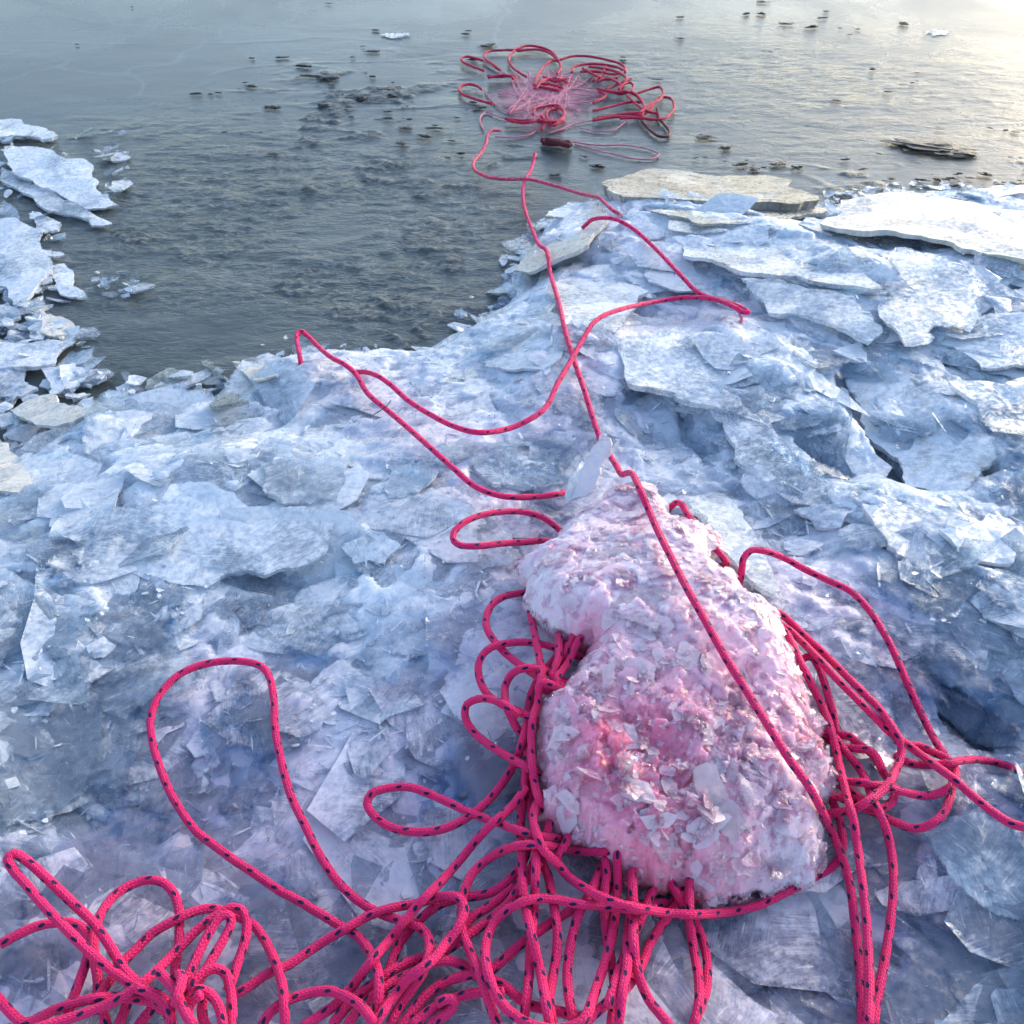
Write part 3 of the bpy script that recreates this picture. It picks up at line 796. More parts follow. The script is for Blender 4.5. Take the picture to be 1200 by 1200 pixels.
def catmull(P, step):
    P = np.asarray(P, float)
    if len(P) == 2: P = np.array([P[0], (P[0] + P[1]) / 2, P[1]])
    Q = np.concatenate([[2 * P[0] - P[1]], P, [2 * P[-1] - P[-2]]])
    out = []
    for i in range(1, len(Q) - 2):
        p0, p1, p2, p3 = Q[i - 1], Q[i], Q[i + 1], Q[i + 2]
        d01, d12, d23 = [max(np.linalg.norm(b - a), 1e-6) ** 0.5 for a, b in ((p0, p1), (p1, p2), (p2, p3))]
        m1 = (p2 - p1) + d12 * ((p1 - p0) / d01 - (p2 - p0) / (d01 + d12))
        m2 = (p2 - p1) + d12 * ((p3 - p2) / d23 - (p3 - p1) / (d12 + d23))
        n = max(2, int(np.linalg.norm(p2 - p1) / step))
        t = np.linspace(0, 1, n, endpoint=False)[:, None]
        out.append((2 * t ** 3 - 3 * t ** 2 + 1) * p1 + (t ** 3 - 2 * t ** 2 + t) * m1 + (-2 * t ** 3 + 3 * t ** 2) * p2 + (t ** 3 - t ** 2) * m2)
    out.append(Q[-2][None])
    return np.concatenate(out)


# --- centre tangle, from the lowest strand to the topmost
T = 'tangle'
strand([(620, 985), (612, 1012), (600, 1028), (580, 1044), (564, 1048.7), (545.7, 1051.5), (515, 1060), (497, 1073), (482, 1088), (468, 1106), (457, 1134), (450, 1158), (440, 1203)])
strand([(630, 1000), (619, 1024), (608, 1035), (597, 1044), (575, 1060.7), (551, 1077), (542, 1090), (520, 1112), (468, 1132), (443, 1149), (421, 1165), (400, 1187), (386, 1206)])
strand([(632, 1010), (620, 1029), (608, 1042), (597, 1057), (575, 1077), (549, 1095.5), (523, 1114), (492, 1136), (464.7, 1148.7), (435, 1169), (417, 1187), (404, 1206)])
strand([(760, 1020), (747, 1025), (734.5, 1031), (712.5, 1042), (694, 1051.5), (676, 1062.5), (652, 1077), (626, 1095.5), (606, 1110), (588, 1126.7), (577, 1136), (572, 1144), (580, 1149), (595, 1158), (607, 1169), (622, 1178), (650, 1184), (676, 1191), (700, 1194)])
strand([(725, 990), (714, 1004), (707, 1013), (696, 1037), (688, 1053), (679.5, 1068), (674, 1083), (668.5, 1108), (665, 1136), (666, 1163), (671, 1191), (675, 1208)])
strand([(710, 985), (709, 1002), (710.7, 1026), (708, 1050), (710, 1087), (716, 1125), (720, 1160), (716, 1205)])
strand([(866, 1040), (848.7, 1046), (830, 1049.7), (816, 1051.5), (790, 1056), (768, 1059), (745, 1060), (715, 1058)])
strand([(806, 1034), (801, 1042), (793.7, 1059), (779, 1079), (762.5, 1104.7), (751.5, 1132), (735, 1156), (716.7, 1170.7), (698, 1187), (680, 1204)])
strand([(712, 1180), (725, 1140), (735, 1112), (750, 1080), (762, 1050), (770, 1032), (778, 1026), (787, 1037), (797, 1053), (807, 1066), (817, 1085), (825, 1107), (829, 1132), (827, 1162), (820, 1182), (810, 1206)])
strand([(742, 1040), (739, 1068), (735, 1097), (735, 1132), (729.5, 1163), (724, 1206)])
strand([(808, 1020), (808, 1037), (808, 1065), (810, 1095), (815, 1125), (819, 1150), (819, 1175), (812, 1206)])
strand([(622, 880), (622, 905), (624, 940), (626, 980), (633, 1007), (641, 1022), (645, 1040), (650, 1066), (653, 1090), (652, 1117), (648, 1145), (644, 1167), (646, 1190), (650, 1206)])
strand([(618, 895), (620, 935), (628, 980), (628, 1016), (627, 1040), (626, 1068), (622.7, 1097), (621, 1126), (619, 1154), (616, 1178), (613, 1206)])
strand([(636, 800), (628, 820), (624, 840), (620, 860), (617.5, 897), (612.5, 935), (610, 972), (611.7, 1007), (612.6, 1035), (615, 1059), (621, 1086), (628, 1116), (633.7, 1141), (639, 1170), (645, 1206)])
strand([(560, 1145), (547, 1134), (532, 1127), (510, 1127), (490, 1136)])
strand([(572, 1140), (552.7, 1142), (523, 1150.5), (501, 1165), (486.7, 1181), (468, 1206)])
strand([(590, 1163), (560, 1163), (530.7, 1170.7), (505, 1183.5), (478, 1205)])
strand([(512, 1176), (526, 1170), (533, 1175), (528, 1184), (516, 1193), (496, 1208)])
strand([(730, 995), (707.5, 997.5), (685, 997.5), (657.5, 994), (632.5, 990), (607.5, 991), (587.5, 997.5), (567.5, 1010), (552.5, 1025), (545, 1042), (541, 1065), (541, 1090), (551, 1115.7), (564, 1145), (573, 1174), (585, 1206)])
strand([(237, 980), (251.7, 991)][:0] + [(310, 784), (300, 778), (276, 774.5), (241, 778), (211, 790), (188, 813), (177, 839.6), (178, 866), (188, 901), (203, 935), (230, 974), (251.7, 991), (273.7, 1007.5), (299, 1024), (325, 1042), (352.5, 1057), (367.5, 1066), (395, 1082.7), (419, 1097), (433.5, 1115.7), (442.7, 1137.7), (444.5, 1156), (442.7, 1178), (440, 1206)][::-1]
       + [(316, 794), (321, 820), (322, 850), (328, 885), (341, 932.5), (357.5, 967.5), (375, 1002.5), (397.5, 1035), (422.5, 1057.5), (450, 1072.5), (475, 1080), (492.5, 1087.5), (502.5, 1100), (502.5, 1117.5), (495, 1140), (482, 1160), (466, 1184), (455, 1206)])
strand([(675, 745), (650, 772), (635, 790), (625, 807), (620, 825), (617.5, 848), (612.5, 867.5), (605, 890), (592.5, 912.5), (575, 935), (560, 949), (540, 962.5), (515, 972.5), (487.5, 975), (460, 970), (440, 957.5), (430, 942.5), (435, 930), (452.5, 924),
        (480, 922.5), (505, 931), (530, 942.5), (555, 954), (582.5, 964), (610, 974), (632.5, 980), (660, 982.5), (700, 982)])
strand([(277, 1165), (292, 1156), (314, 1141), (336, 1132), (358, 1117.5), (380, 1103), (402, 1090), (431.7, 1073.5), (459, 1064), (486.7, 1059), (505, 1054), (523, 1050), (538, 1052.4), (544.4, 1064), (538, 1084), (523, 1104.7), (508, 1124), (479, 1147), (457, 1174), (436, 1206)])
strand([(616, 922), (608, 935), (595, 950), (580, 962.5), (560, 982.5), (537.5, 1010), (515, 1035), (492.5, 1057.5), (474, 1080), (457, 1101), (435, 1126.7), (413, 1156), (395, 1176), (376.7, 1189), (350, 1206)])
strand([(306, 1204), (316, 1187), (334, 1174), (358, 1165), (386, 1161.5), (408, 1169), (424, 1180), (436, 1196)])
strand([(742, 1015), (741, 1030), (742.5, 1062.5), (742.5, 1100), (745, 1130), (752.5, 1155), (762.5, 1175), (775, 1190), (790, 1208)])
strand([(768, 1066), (745, 1066), (720, 1063), (700, 1061), (676, 1059), (652, 1054), (630, 1053), (611.7, 1057), (589.7, 1070), (575, 1088), (568.6, 1112), (570.4, 1134), (577, 1156), (588, 1176), (606, 1192), (625, 1202), (650, 1206), (670, 1203), (685, 1194), (692, 1178), (701.5, 1150.5), (710.7, 1123), (717, 1099), (721.7, 1068), (723.5, 1044), (723.5, 1016.7), (724, 1000)], lift=0.03)
strand([(648, 922), (635, 932), (627.5, 945), (625, 960), (629, 977), (637, 996), (652, 1011), (666.7, 1027.7), (685, 1040.5), (703, 1050.6), (725, 1059), (740, 1062.5), (762.5, 1067), (782.7, 1070), (808, 1071.7), (836, 1070.7), (863, 1067), (891, 1060), (905, 1053), (930, 1041), (952.5, 1030), (970, 1020), (982.5, 1007), (987.5, 988), (984, 962), (976, 940), (968, 922)], lift=0.03)
# loops beside the block
strand([(645, 690), (630, 692), (612.5, 695), (595, 697.5), (577.5, 707.5), (570, 722.5), (571, 737.5), (582.5, 755), (597.5, 770), (615, 782.5), (632.5, 795), (645, 805)])
strand([(700, 776), (682.5, 770), (665, 765), (640, 756), (612.5, 752.5), (587.5, 755), (570, 762.5), (561, 777.5), (562.5, 797.5), (572.5, 815), (592.5, 827.5), (612.5, 836), (632, 845)])
strand([(662, 800), (655, 795), (640, 786), (620, 782.5), (602.5, 787.5), (592.5, 802.5), (592.5, 822.5), (600, 842.5), (614, 862)])
strand([(640, 912), (627.5, 905), (610, 895), (592.5, 885), (572.5, 872.5), (555, 857.5), (545, 840), (547.5, 825), (560, 819), (577.5, 820), (592, 826), (608, 838)])
strand([(619, 700), (621, 716), (626, 740), (631, 765), (635, 790), (634, 806)])
strand([(658, 715), (657.5, 727), (655, 747.5), (654, 772.5), (647, 795)])
strand([(684, 726), (672, 745), (660, 770), (650, 792)])
strand([(690, 735), (677, 752), (667, 774), (652, 800)])
strand([(634, 800), (630, 825), (625, 838), (622.5, 872.5), (625, 910), (632, 940), (640, 965)])
strand([(650, 955), (644, 966), (640, 980), (637, 1000)])
strand([(678, 962), (670, 972), (662, 990), (650, 1010)])

# --- left tangle
L = 'left'
strand([(0, 1106.5), (24, 1093.7), (46, 1084.5), (64, 1081.7), (82.5, 1081), (97, 1088), (104.5, 1101), (103, 1119), (95, 1145), (86, 1169), (79, 1191), (75, 1208)], key=L)
strand([(126.5, 1206), (121, 1187), (115.5, 1167), (114.6, 1145), (111, 1127), (109.5, 1105), (113.7, 1082.7), (121, 1066), (135.7, 1048), (154, 1037), (174, 1031), (192.5, 1035), (205, 1049.7), (210, 1068), (210, 1090), (209, 1112), (205, 1136), (207, 1152), (203, 1172)], key=L)
strand([(112, 1180), (119, 1163), (128, 1150), (145, 1127), (158, 1114), (178, 1094), (200, 1081), (220, 1071), (240.7, 1065), (261, 1067), (277, 1073.5), (296, 1083), (312, 1105), (323, 1128.5), (330.5, 1152), (333, 1174), (334, 1206)], key=L)
strand([(165, 1160), (150, 1174), (145, 1187), (137, 1206)], key=L)
strand([(196, 1168), (183, 1178), (172, 1189), (158, 1208)], key=L)
strand([(-6, 1166), (0, 1172.5), (11, 1185), (26, 1198), (36.7, 1197), (64, 1183.5), (92, 1174), (119, 1169), (139, 1169), (165, 1171), (183, 1176), (196, 1188), (203, 1206)], key=L)
strand([(200, 1190), (192, 1178), (178, 1166), (160, 1151), (145, 1136), (132, 1114), (112, 1084.5), (86, 1059), (58.7, 1033), (33, 1010), (16, 1000), (9, 1007), (16, 1020), (27.5, 1033), (53, 1063), (81, 1092), (112, 1122), (145, 1147), (163, 1158), (185, 1170), (200, 1184)], key=L, hi=(0.35, 0.05))
strand([(40, 1206), (82.5, 1193), (110, 1183.5), (136, 1172.5), (156, 1160), (183, 1138), (207, 1114), (233, 1088), (255, 1072), (273.7, 1063.4), (284.7, 1068), (289, 1080), (286.5, 1104.7), (279, 1127), (272, 1149), (264, 1166)], key=L, lift=0.04)
strand([(160, 1158), (178, 1163), (193, 1172.5), (200, 1187), (198, 1208)], key=L, lift=.04)
strand([(205, 1178), (211, 1163), (222, 1141), (235, 1112), (248, 1088), (259, 1074), (268, 1072), (271, 1080), (264, 1097), (250, 1121), (236, 1145), (224, 1163), (214, 1182)], key=L, lift=.045)
strand([(222, 1160), (226, 1150.5), (239, 1139.5), (253.5, 1135), (264.5, 1141), (270, 1160), (272, 1182), (272, 1208)], key=L, lift=.05)
strand([(240.7, 1164), (237, 1178), (238, 1194), (244, 1208)], key=L, lift=.05)
strand([(228, 1159), (244, 1163), (253.5, 1174), (259, 1187), (262, 1208)], key=L, lift=.055)
strand([(236, 1165), (226, 1172), (221, 1182), (221, 1194), (230, 1208)], key=L, lift=.055)
strand([(186, 1139), (190, 1143), (202, 1156), (211, 1174), (217, 1187), (229, 1206)], key=L, lift=.055)
strand([(206, 1145), (211, 1142), (213, 1150), (208, 1166), (204, 1180)], key=L, lift=.045)

# --- ropes to the right of the block
K = 'right'
strand([(795, 588), (805, 601.7), (823, 623), (843, 648), (852, 662)], key='stub', lift=.05, dive='e')
strand([(862, 690), (869, 670), (871, 655), (880, 645), (897, 646), (917, 653), (943, 667), (970, 680), (997, 693), (1017, 713), (1033, 737), (1047, 763), (1063, 800), (1080, 837), (1097, 870), (1110, 890), (1116, 908), (1114, 930), (1107.5, 950), (1092.5, 965), (1072.5, 971), (1050, 964), (1025, 952.5), (1000, 941), (972.5, 930), (955, 922)], key=K)
strand([(950, 770), (975, 830), (982.5, 860), (995, 862.5), (1007.5, 872.5), (1025, 887), (1035, 905), (1047, 922), (1047, 937), (1037, 946), (1022, 944), (1000, 930), (972.5, 912.5), (955, 902)], key=K)
strand([(970, 866), (985, 875), (1005, 877.5), (1020, 880), (1030, 892), (1036, 910)], key=K)
strand([(975, 862), (990, 880), (1005, 897.5), (1015, 915), (1022, 935), (1032, 955), (1040, 977), (1046, 1008), (1047, 1038), (1044, 1075), (1039, 1112), (1032, 1150), (1027, 1175), (1023, 1206)], key=K)
strand([(1050, 868), (1065, 872.5), (1080, 875), (1095, 882.5), (1112, 890), (1120, 902), (1117, 918), (1105, 927.5), (1085, 932.5), (1062.5, 929), (1040, 922.5), (1012.5, 917.5), (987.5, 915), (970, 910), (955, 904)], key=K)
strand([(1206, 912), (1185, 899), (1162.5, 892.5), (1140, 890), (1120, 892.5), (1100, 896), (1075, 896), (1058, 891), (1046, 882)], key=K)
strand([(920, 735), (935, 747.5), (955, 767.5), (980, 795), (1002.5, 817.5), (1027.5, 842.5), (1045, 860), (1060, 870), (1080, 885), (1100, 900), (1119, 914), (1140, 932.5), (1165, 952.5), (1187.5, 966), (1210, 970)], key=K)
strand([(912, 718), (925, 727.5), (940, 742.5), (962.5, 762.5), (987.5, 787.5), (1010, 810), (1032.5, 832.5), (1046, 852.5), (1055, 868), (1056, 885), (1050, 902), (1040, 920), (1022.5, 935), (1002.5, 947.5), (972.5, 954), (955, 958)], key=K)
strand([(918, 738), (927.5, 752.5), (940, 780), (955, 810), (970, 842.5), (980, 880), (987.5, 912.5), (993, 935), (999, 955), (1005, 992.5), (1010, 1030), (1014, 1065), (1017, 1110), (1019, 1160), (1018, 1206)], key='straight', lift=.045)

# --- the long rope over the block
strand([(627, 180), (622, 200), (614, 214), (614, 240), (622, 265), (633, 288), (640, 293), (645, 320), (655, 355), (663, 390), (672, 420), (684, 455), (695, 490), (705, 518), (722, 545), (731, 558), (737, 551), (745, 563), (757, 590), (770, 620), (785, 650), (800, 680), (825, 725), (850, 770), (875, 810), (900, 850), (925, 890), (948, 922), (966, 956), (982, 992), (995, 1032), (1001, 1075), (1006, 1120), (1009, 1162), (1010, 1206)],
       key='over', over=True, lift=.012)
# --- zigzag rope over the bank
Z = 'zigzag'
strand([(587, 153), (577, 153), (571, 159), (570, 167), (563, 180), (555, 190), (557, 200), (570, 206.7), (593, 210), (620, 210), (646.7, 216.7), (680, 226.7), (706.7, 234), (711.7, 243), (724, 249), (730, 256), (728, 259)], key=Z, mat='rope_mid', lift=.014, dive='e')
strand([(682.7, 267), (693, 258), (716.7, 256), (740, 266.7), (766.7, 290), (800, 325), (817, 342), (830, 348), (853, 354), (870, 361), (877, 366), (872, 366), (853, 356), (833, 350), (800, 349), (760, 355), (730, 361.7), (711.7, 368), (696.7, 377), (681.7, 400), (666.7, 426.7), (653, 450), (640, 476.7), (620, 491.7), (593, 503), (560, 506.7), (533, 500), (503, 485), (476.7, 468), (456.7, 450), (436.7, 438), (418, 436), (408, 440)], key=Z, dive='se')
strand([(354, 436), (352, 421), (349, 405), (348, 393), (352, 388), (362, 395), (375, 408), (390, 420), (402, 426), (416.7, 438), (430, 460), (453, 480), (480, 503), (506.7, 526.7), (533, 550), (556.7, 570), (586.7, 581), (616.7, 582.7), (646.7, 580), (673, 575), (690, 571)], key=Z, dive='se')
strand([(660, 624), (650, 616), (636.7, 606.7), (613, 600), (586.7, 600), (560, 605), (540, 615), (530, 630), (536.7, 638), (560, 640), (586.7, 637), (618, 635), (640, 634)], key='smallloop', lift=.034)
strand([(866, 365), (869, 374), (866, 382), (856, 380)], key=Z, mat='rope_pale', lift=-.002, r=.003)

# --- the far coil frozen into the sheet
FK = dict(key='far', mat='rope_far', lift=0.008)
for p in [
    [(567, 83), (552, 77), (541, 71), (542, 67), (552, 67), (566, 71)],
    [(586, 82), (577, 75), (567, 67), (570, 61), (585, 59), (605, 58.5), (620, 58)],
    [(617, 90), (602, 80), (596, 71), (602, 60), (615, 54), (632, 55), (647, 61), (654, 70), (657, 80), (650, 90)],
    [(606, 60), (622, 58), (636, 59), (648, 65), (655, 73)],
    [(626, 100), (632, 85), (642, 74), (652, 70), (660, 73)],
    [(626, 100), (640, 103), (655, 106)], [(628, 104), (638, 94), (650, 92), (662, 95), (668, 100)], [(637, 90), (650, 95), (665, 92)], [(630, 98), (645, 99), (660, 103)],
    [(657, 70), (670, 66), (690, 66), (710, 70), (727, 75), (734, 82), (730, 88)],
    [(670, 85), (672, 79), (690, 75), (710, 76), (727, 80), (733, 84)],
    [(695, 95), (705, 88), (710, 78)], [(680, 84), (700, 84), (720, 87), (732, 84)], [(683, 80), (695, 87), (710, 93), (728, 90)], [(710, 105), (725, 98), (740, 92)],
    [(690, 78), (705, 80), (722, 84), (734, 92), (730, 100)], [(700, 96), (712, 92), (724, 97), (733, 106)],
    [(725, 105), (734, 97), (742, 98), (741, 105), (728, 110), (712, 106)],
    [(702, 107), (710, 112), (695, 121)], [(700, 104), (720, 108), (738, 108), (750, 116)],
    [(695, 130), (715, 125), (735, 120), (752, 120)],
    [(695, 141), (720, 137), (745, 136), (762, 130), (767, 120), (775, 114), (785, 115), (790, 125), (782, 137), (770, 140), (745, 138), (722, 139)],
    [(740, 107), (750, 115), (755, 127), (752, 137)], [(745, 110), (760, 105), (772, 102), (777, 107), (775, 115), (757, 125), (748, 136)],
    [(735, 112), (748, 124), (760, 131), (772, 133)], [(700, 138), (728, 134), (752, 131), (765, 122)],
    [(577, 122), (557, 116), (542, 110), (537, 104), (545, 99), (557, 100), (568, 107)],
    [(592, 139), (607, 141), (630, 142), (637, 146), (635, 152)], [(595, 141), (615, 144), (632, 139), (637, 130)],
    [(625, 135), (627, 127), (637, 125), (655, 124), (661, 132), (655, 145), (642, 140), (642, 130), (652, 128)], [(630, 140), (645, 143), (660, 138), (659, 128), (645, 125)], [(634, 136), (648, 147), (658, 140)],
    [(571, 89), (585, 90), (602, 89), (606, 91)], [(572, 91), (590, 88), (604, 92), (596, 93)],
]:
    strand(p, **FK)
for p in [[(752, 142), (765, 155), (777, 161), (785, 157), (782, 150), (772, 138), (770, 127)]]:
    strand(p, key='far', mat='rope_dark', lift=.004)
for p in [[(634, 164), (643, 165), (652, 165), (662, 168), (670, 169)], [(636, 167), (650, 168), (668, 167)], [(640, 163), (656, 168), (668, 171)]]:
    strand(p, key='far', mat='rope_dark', lift=.007, r=.0085)
PK = dict(key='far', mat='rope_pale', lift=-0.0002, r=.0023)
pale = [[(668, 166), (700, 170), (732, 170), (760, 175), (772, 181), (765, 186), (745, 186), (720, 181), (695, 175), (670, 168)],
        [(567, 152), (562, 140), (570, 131), (582, 136), (594, 139)], [(580, 160), (600, 161), (625, 156), (632, 148)],
        [(568, 107), (576, 118), (588, 128), (602, 134)], [(566, 71), (580, 80), (600, 90)], [(695, 141), (670, 146), (656, 152), (640, 157)], [(735, 141), (720, 152), (700, 154), (680, 150)]]
for i in range(46):
    a = rng.uniform(0, 2 * math.pi)
    e = np.array([645 + (60 + rng.uniform(-12, 12)) * math.cos(a), 112 + (30 + rng.uniform(-8, 8)) * math.sin(a)])
    s = np.array([645 + rng.normal(0, 16), 112 + rng.normal(0, 9)])
    m_ = (s + e) / 2 + rng.normal(0, 8, 2) * (1, .6)
    pale.append([tuple(s), tuple(m_), tuple(e)])
for p in pale: strand(p, **PK)

HR = np.maximum(np.maximum(HB, blur(H, 2)), SLABTOP)
# resolve every strand to 3-D: slide the points along their rays so that strands stack on one another
done_pts, done_r = np.zeros((0, 3)), np.zeros(0)
for s in STR:
    depth = 3.2 if s['key'] == 'far' else 1.1
    P = catmull(s['p'], 4.0 if s['key'] == 'far' else 5.0)
    G = np.maximum(HT, HR) if s['over'] else HR
    lift = np.full(len(P), s['lift'] + (s['r'] if s['key'] != 'far' else 0))
    if s['hi']:
        f, am = s['hi']; x = np.linspace(0, 1, len(P)); lift += am * np.exp(-((x - 0.5) / f) ** 2)
    if not s['over'] and s['key'] != 'far':
        ins = inside_poly(P[:, 0], P[:, 1], _bpx)
        dd = dist_poly(P[:, 0], P[:, 1], _bpx)
        lift = np.where(ins, lift * np.clip(1 - dd / 25, 0.1, 1), np.minimum(lift, np.maximum(0.022, lift * np.clip(dd / 40, 0, 1))))
    if s['over']: lift = lift + 0.045 * np.exp(-((P[:, 1] - 562) / 26) ** 2)
    W = on(P[:, 0], P[:, 1], lift, G)
    d = rays(P[:, 0], P[:, 1])
    t = np.linalg.norm(W - CAM, axis=1)

    def sm(t, n):
        for _ in range(n):
            e = np.concatenate([[t[0]], t, [t[-1]]])
            t = (e[:-2] + 2 * e[1:-1] + e[2:]) / 4
        return t
    if s['key'] != 'far':
        t0 = t.copy()
        t = sm(t, 60 if not s['over'] else 6)
        t = np.minimum(t, t0 + (0.002 if not s['over'] else 0.0))
        t = sm(t, 6 if not s['over'] else 2)
    nd = 7
    if 's' in s['dive']: t[:nd] += np.linspace(0.10, 0, nd)
    if 'e' in s['dive']: t[-nd:] += np.linspace(0, 0.10, nd)
    if len(done_pts) and s['mat'] != 'rope_pale':
        for it in range(10):
            W = CAM + d * t[:, None]
            push = np.zeros(len(t))
            for k in range(len(t)):
                dv = done_pts - W[k]
                dist = np.sqrt((dv * dv).sum(1))
                need = (done_r + s['r']) * 0.98
                m = dist < need
                if m.any():
                    push[k] = min(0.005, (need[m] - dist[m]).max() + 0.0015)
            if push.max() <= 0: break
            # spread the push along the strand
            pk = push.copy()
            for w_ in range(1, 7):
                f = 1 - w_ / 7
                pk[w_:] = np.maximum(pk[w_:], push[:-w_] * f)
                pk[:-w_] = np.maximum(pk[:-w_], push[w_:] * f)
            t = t - pk
        t = sm(t, 2)
    W = CAM + d * t[:, None]
    s['W'] = W
    done_pts = np.concatenate([done_pts, W]); done_r = np.concatenate([done_r, np.full(len(W), s['r'])])


def tube(name, W, r, mat, sides=12, wob=0.0):
    W = catmull(W[::2] if len(W) > 8 else W, 0.006)
    n = len(W)
    Tn = np.gradient(W, axis=0); Tn /= np.linalg.norm(Tn, axis=1, keepdims=True) + 1e-9
    up = np.array([0, 0, 1.0])
    N_ = np.zeros_like(W)
    v = up - Tn[0] * (up @ Tn[0])
    if np.linalg.norm(v) < 1e-3: v = np.array([1.0, 0, 0])
    v /= np.linalg.norm(v)
    for i in range(n):                       # parallel transport
        v = v - Tn[i] * (v @ Tn[i]); v /= np.linalg.norm(v) + 1e-9
        N_[i] = v
    B = np.cross(Tn, N_)
    Ls = np.concatenate([[0], np.cumsum(np.linalg.norm(np.diff(W, axis=0), axis=1))])
    tw = Ls * 9.0 + rng.uniform(0, 6)
    ang = np.linspace(0, 2 * np.pi, sides, endpoint=False)
    rr = r * (1 + 0.035 * value_noise(Ls, np.zeros(n), 40, int(rng.integers(1e6)), 2))
    a = ang[None] + tw[:, None] * 0.12
    V = W[:, None] + (np.cos(a)[..., None] * N_[:, None] + np.sin(a)[..., None] * B[:, None]) * rr[:, None, None]
    verts = np.concatenate([V.reshape(-1, 3), [W[0] - Tn[0] * r * .3, W[-1] + Tn[-1] * r * .3]])
    idx = np.arange(n * sides).reshape(n, sides)
    nx = np.roll(idx, -1, 1)
    q = np.stack([idx[:-1], nx[:-1], nx[1:], idx[1:]], -1).reshape(-1, 4)
    uvq_u = np.stack([np.arange(sides), np.arange(1, sides + 1), np.arange(1, sides + 1), np.arange(sides)], -1) / sides
    U = np.broadcast_to(uvq_u[None], (n - 1, sides, 4))
    Vv = np.broadcast_to(np.stack([Ls[:-1], Ls[:-1], Ls[1:], Ls[1:]], -1)[:, None], (n - 1, sides, 4))
    c0, c1 = n * sides, n * sides + 1
    cap0 = np.stack([np.full(sides, c0), nx[0], idx[0]], -1); cap1 = np.stack([np.full(sides, c1), idx[-1], nx[-1]], -1)
    flat = np.concatenate([q.ravel(), cap0.ravel(), cap1.ravel()])
    me = mesh_np(name, verts, flat, np.concatenate([np.full(len(q), 4), np.full(2 * sides, 3)]), [mat])
    uvs = np.concatenate([np.stack([U.reshape(-1), Vv.reshape(-1)], -1), np.zeros((6 * sides, 2))])
    ul = me.uv_layers.new(name='UVMap')
    ul.data.foreach_set('uv', uvs.astype(np.float32).ravel())
    return me


ROPE_THINGS = {
    'tangle': ('rope_tangle', 'pink braided rope with navy flecks heaped at the bottom centre under the block', 'rope'),
    'left': ('rope_tangle', 'tight knotted bunch of pink flecked rope in the lower left corner', 'rope'),
    'right': ('rope_loops', 'crossing loops of pink rope on the ice right of the pink block', 'rope'),
    'straight': ('rope', 'straight pink rope hanging down along the right edge of the pink block', 'rope'),
    'stub': ('rope', 'short visible piece of pink rope above the right shoulder of the pink block', 'rope'),
    'over': ('rope', 'long pink rope stretched over the pink ice block and out across the bank', 'rope'),
    'zigzag': ('rope', 'pink rope lying in wide zigzag bends over the ice bank beyond the block', 'rope'),
    'smallloop': ('rope', 'small flat pink rope loop left of the top of the pink block', 'rope'),
    'far': ('rope_coil', 'far coil of dark pink rope frozen into the grey ice sheet', 'rope'),
}
for key, (nm, lab, cat) in ROPE_THINGS.items():
    ss = [s for s in STR if s['key'] == key]
    if len(ss) == 1:
        W = ss[0]['W']
        me = tube(nm, W, ss[0]['r'], M[ss[0]['mat']])
        tag(link(nm, me), lab, cat)
        continue
    allp = np.concatenate([s['W'] for s in ss])
    c = allp.mean(0); c[2] = allp[:, 2].min()
    root = tag(empty(nm, c), lab, cat)
    for s in ss:
        far = key == 'far'
        me = tube('strand', s['W'], s['r'], M[s['mat']], 8 if far else 12)
        ob = link({'rope_pale': 'ice_crusted_strand', 'rope_dark': 'dirty_strand'}.get(s['mat'], 'strand'), me, root)
far_root = root
def lens_material():
    k = NT('hazy_pink_ice')
    n = k.noise(k.pos, 22, 4, 0.6)
    rim = k.n('ShaderNodeAttribute', attribute_name='rim').outputs['Fac']
    f = k.math('MULTIPLY', k.ramp(n, 0.3, 0.65, 0.06, 0.32), k.math('SUBTRACT', 1.0, rim))
    d = k.n('ShaderNodeBsdfPrincipled', {'Base Color': c4(0.72, 0.36, 0.46), 'Roughness': 0.5, 'IOR': 1.31})
    t = k.n('ShaderNodeBsdfTransparent', {'Color': c4(1, 0.97, 0.98)})
    return k.done(k.mixs(f, t.outputs[0], d.outputs[0]))


M['lens'] = lens_material()
lens = [(575, 120), (590, 98), (612, 84), (640, 78), (668, 80), (692, 92), (704, 110), (700, 130), (680, 146), (650, 156), (615, 156), (590, 144)]
slab('pink_ice_lens', lens, '', 'lens', 0.001, .003, seed=77, parent=far_root, relief=.0003)
rope_xy = np.concatenate([s['W'] for s in STR if s['key'] != 'far'])

# ------------------------------------------------------------------ ice set into and against the block
# the shard that stands up at the head of the block
slab('ice_shard', [(670, 586), (680, 552), (694, 524), (708, 507), (714, 512), (709, 538), (702, 558), (692, 578)], 'upright clear ice shard at the head of the pink block', 'lilac', .05, .008, cat='ice shard', seed=301, normal=(-.45, -.6, .6))
slab('ice_shard', [(664, 590), (668, 560), (682, 540), (690, 556), (684, 582)], 'lower frosty ice shard leaning left of the upright clear one', 'white', .05, .008, cat='ice shard', seed=305, normal=(.3, -.5, .75))
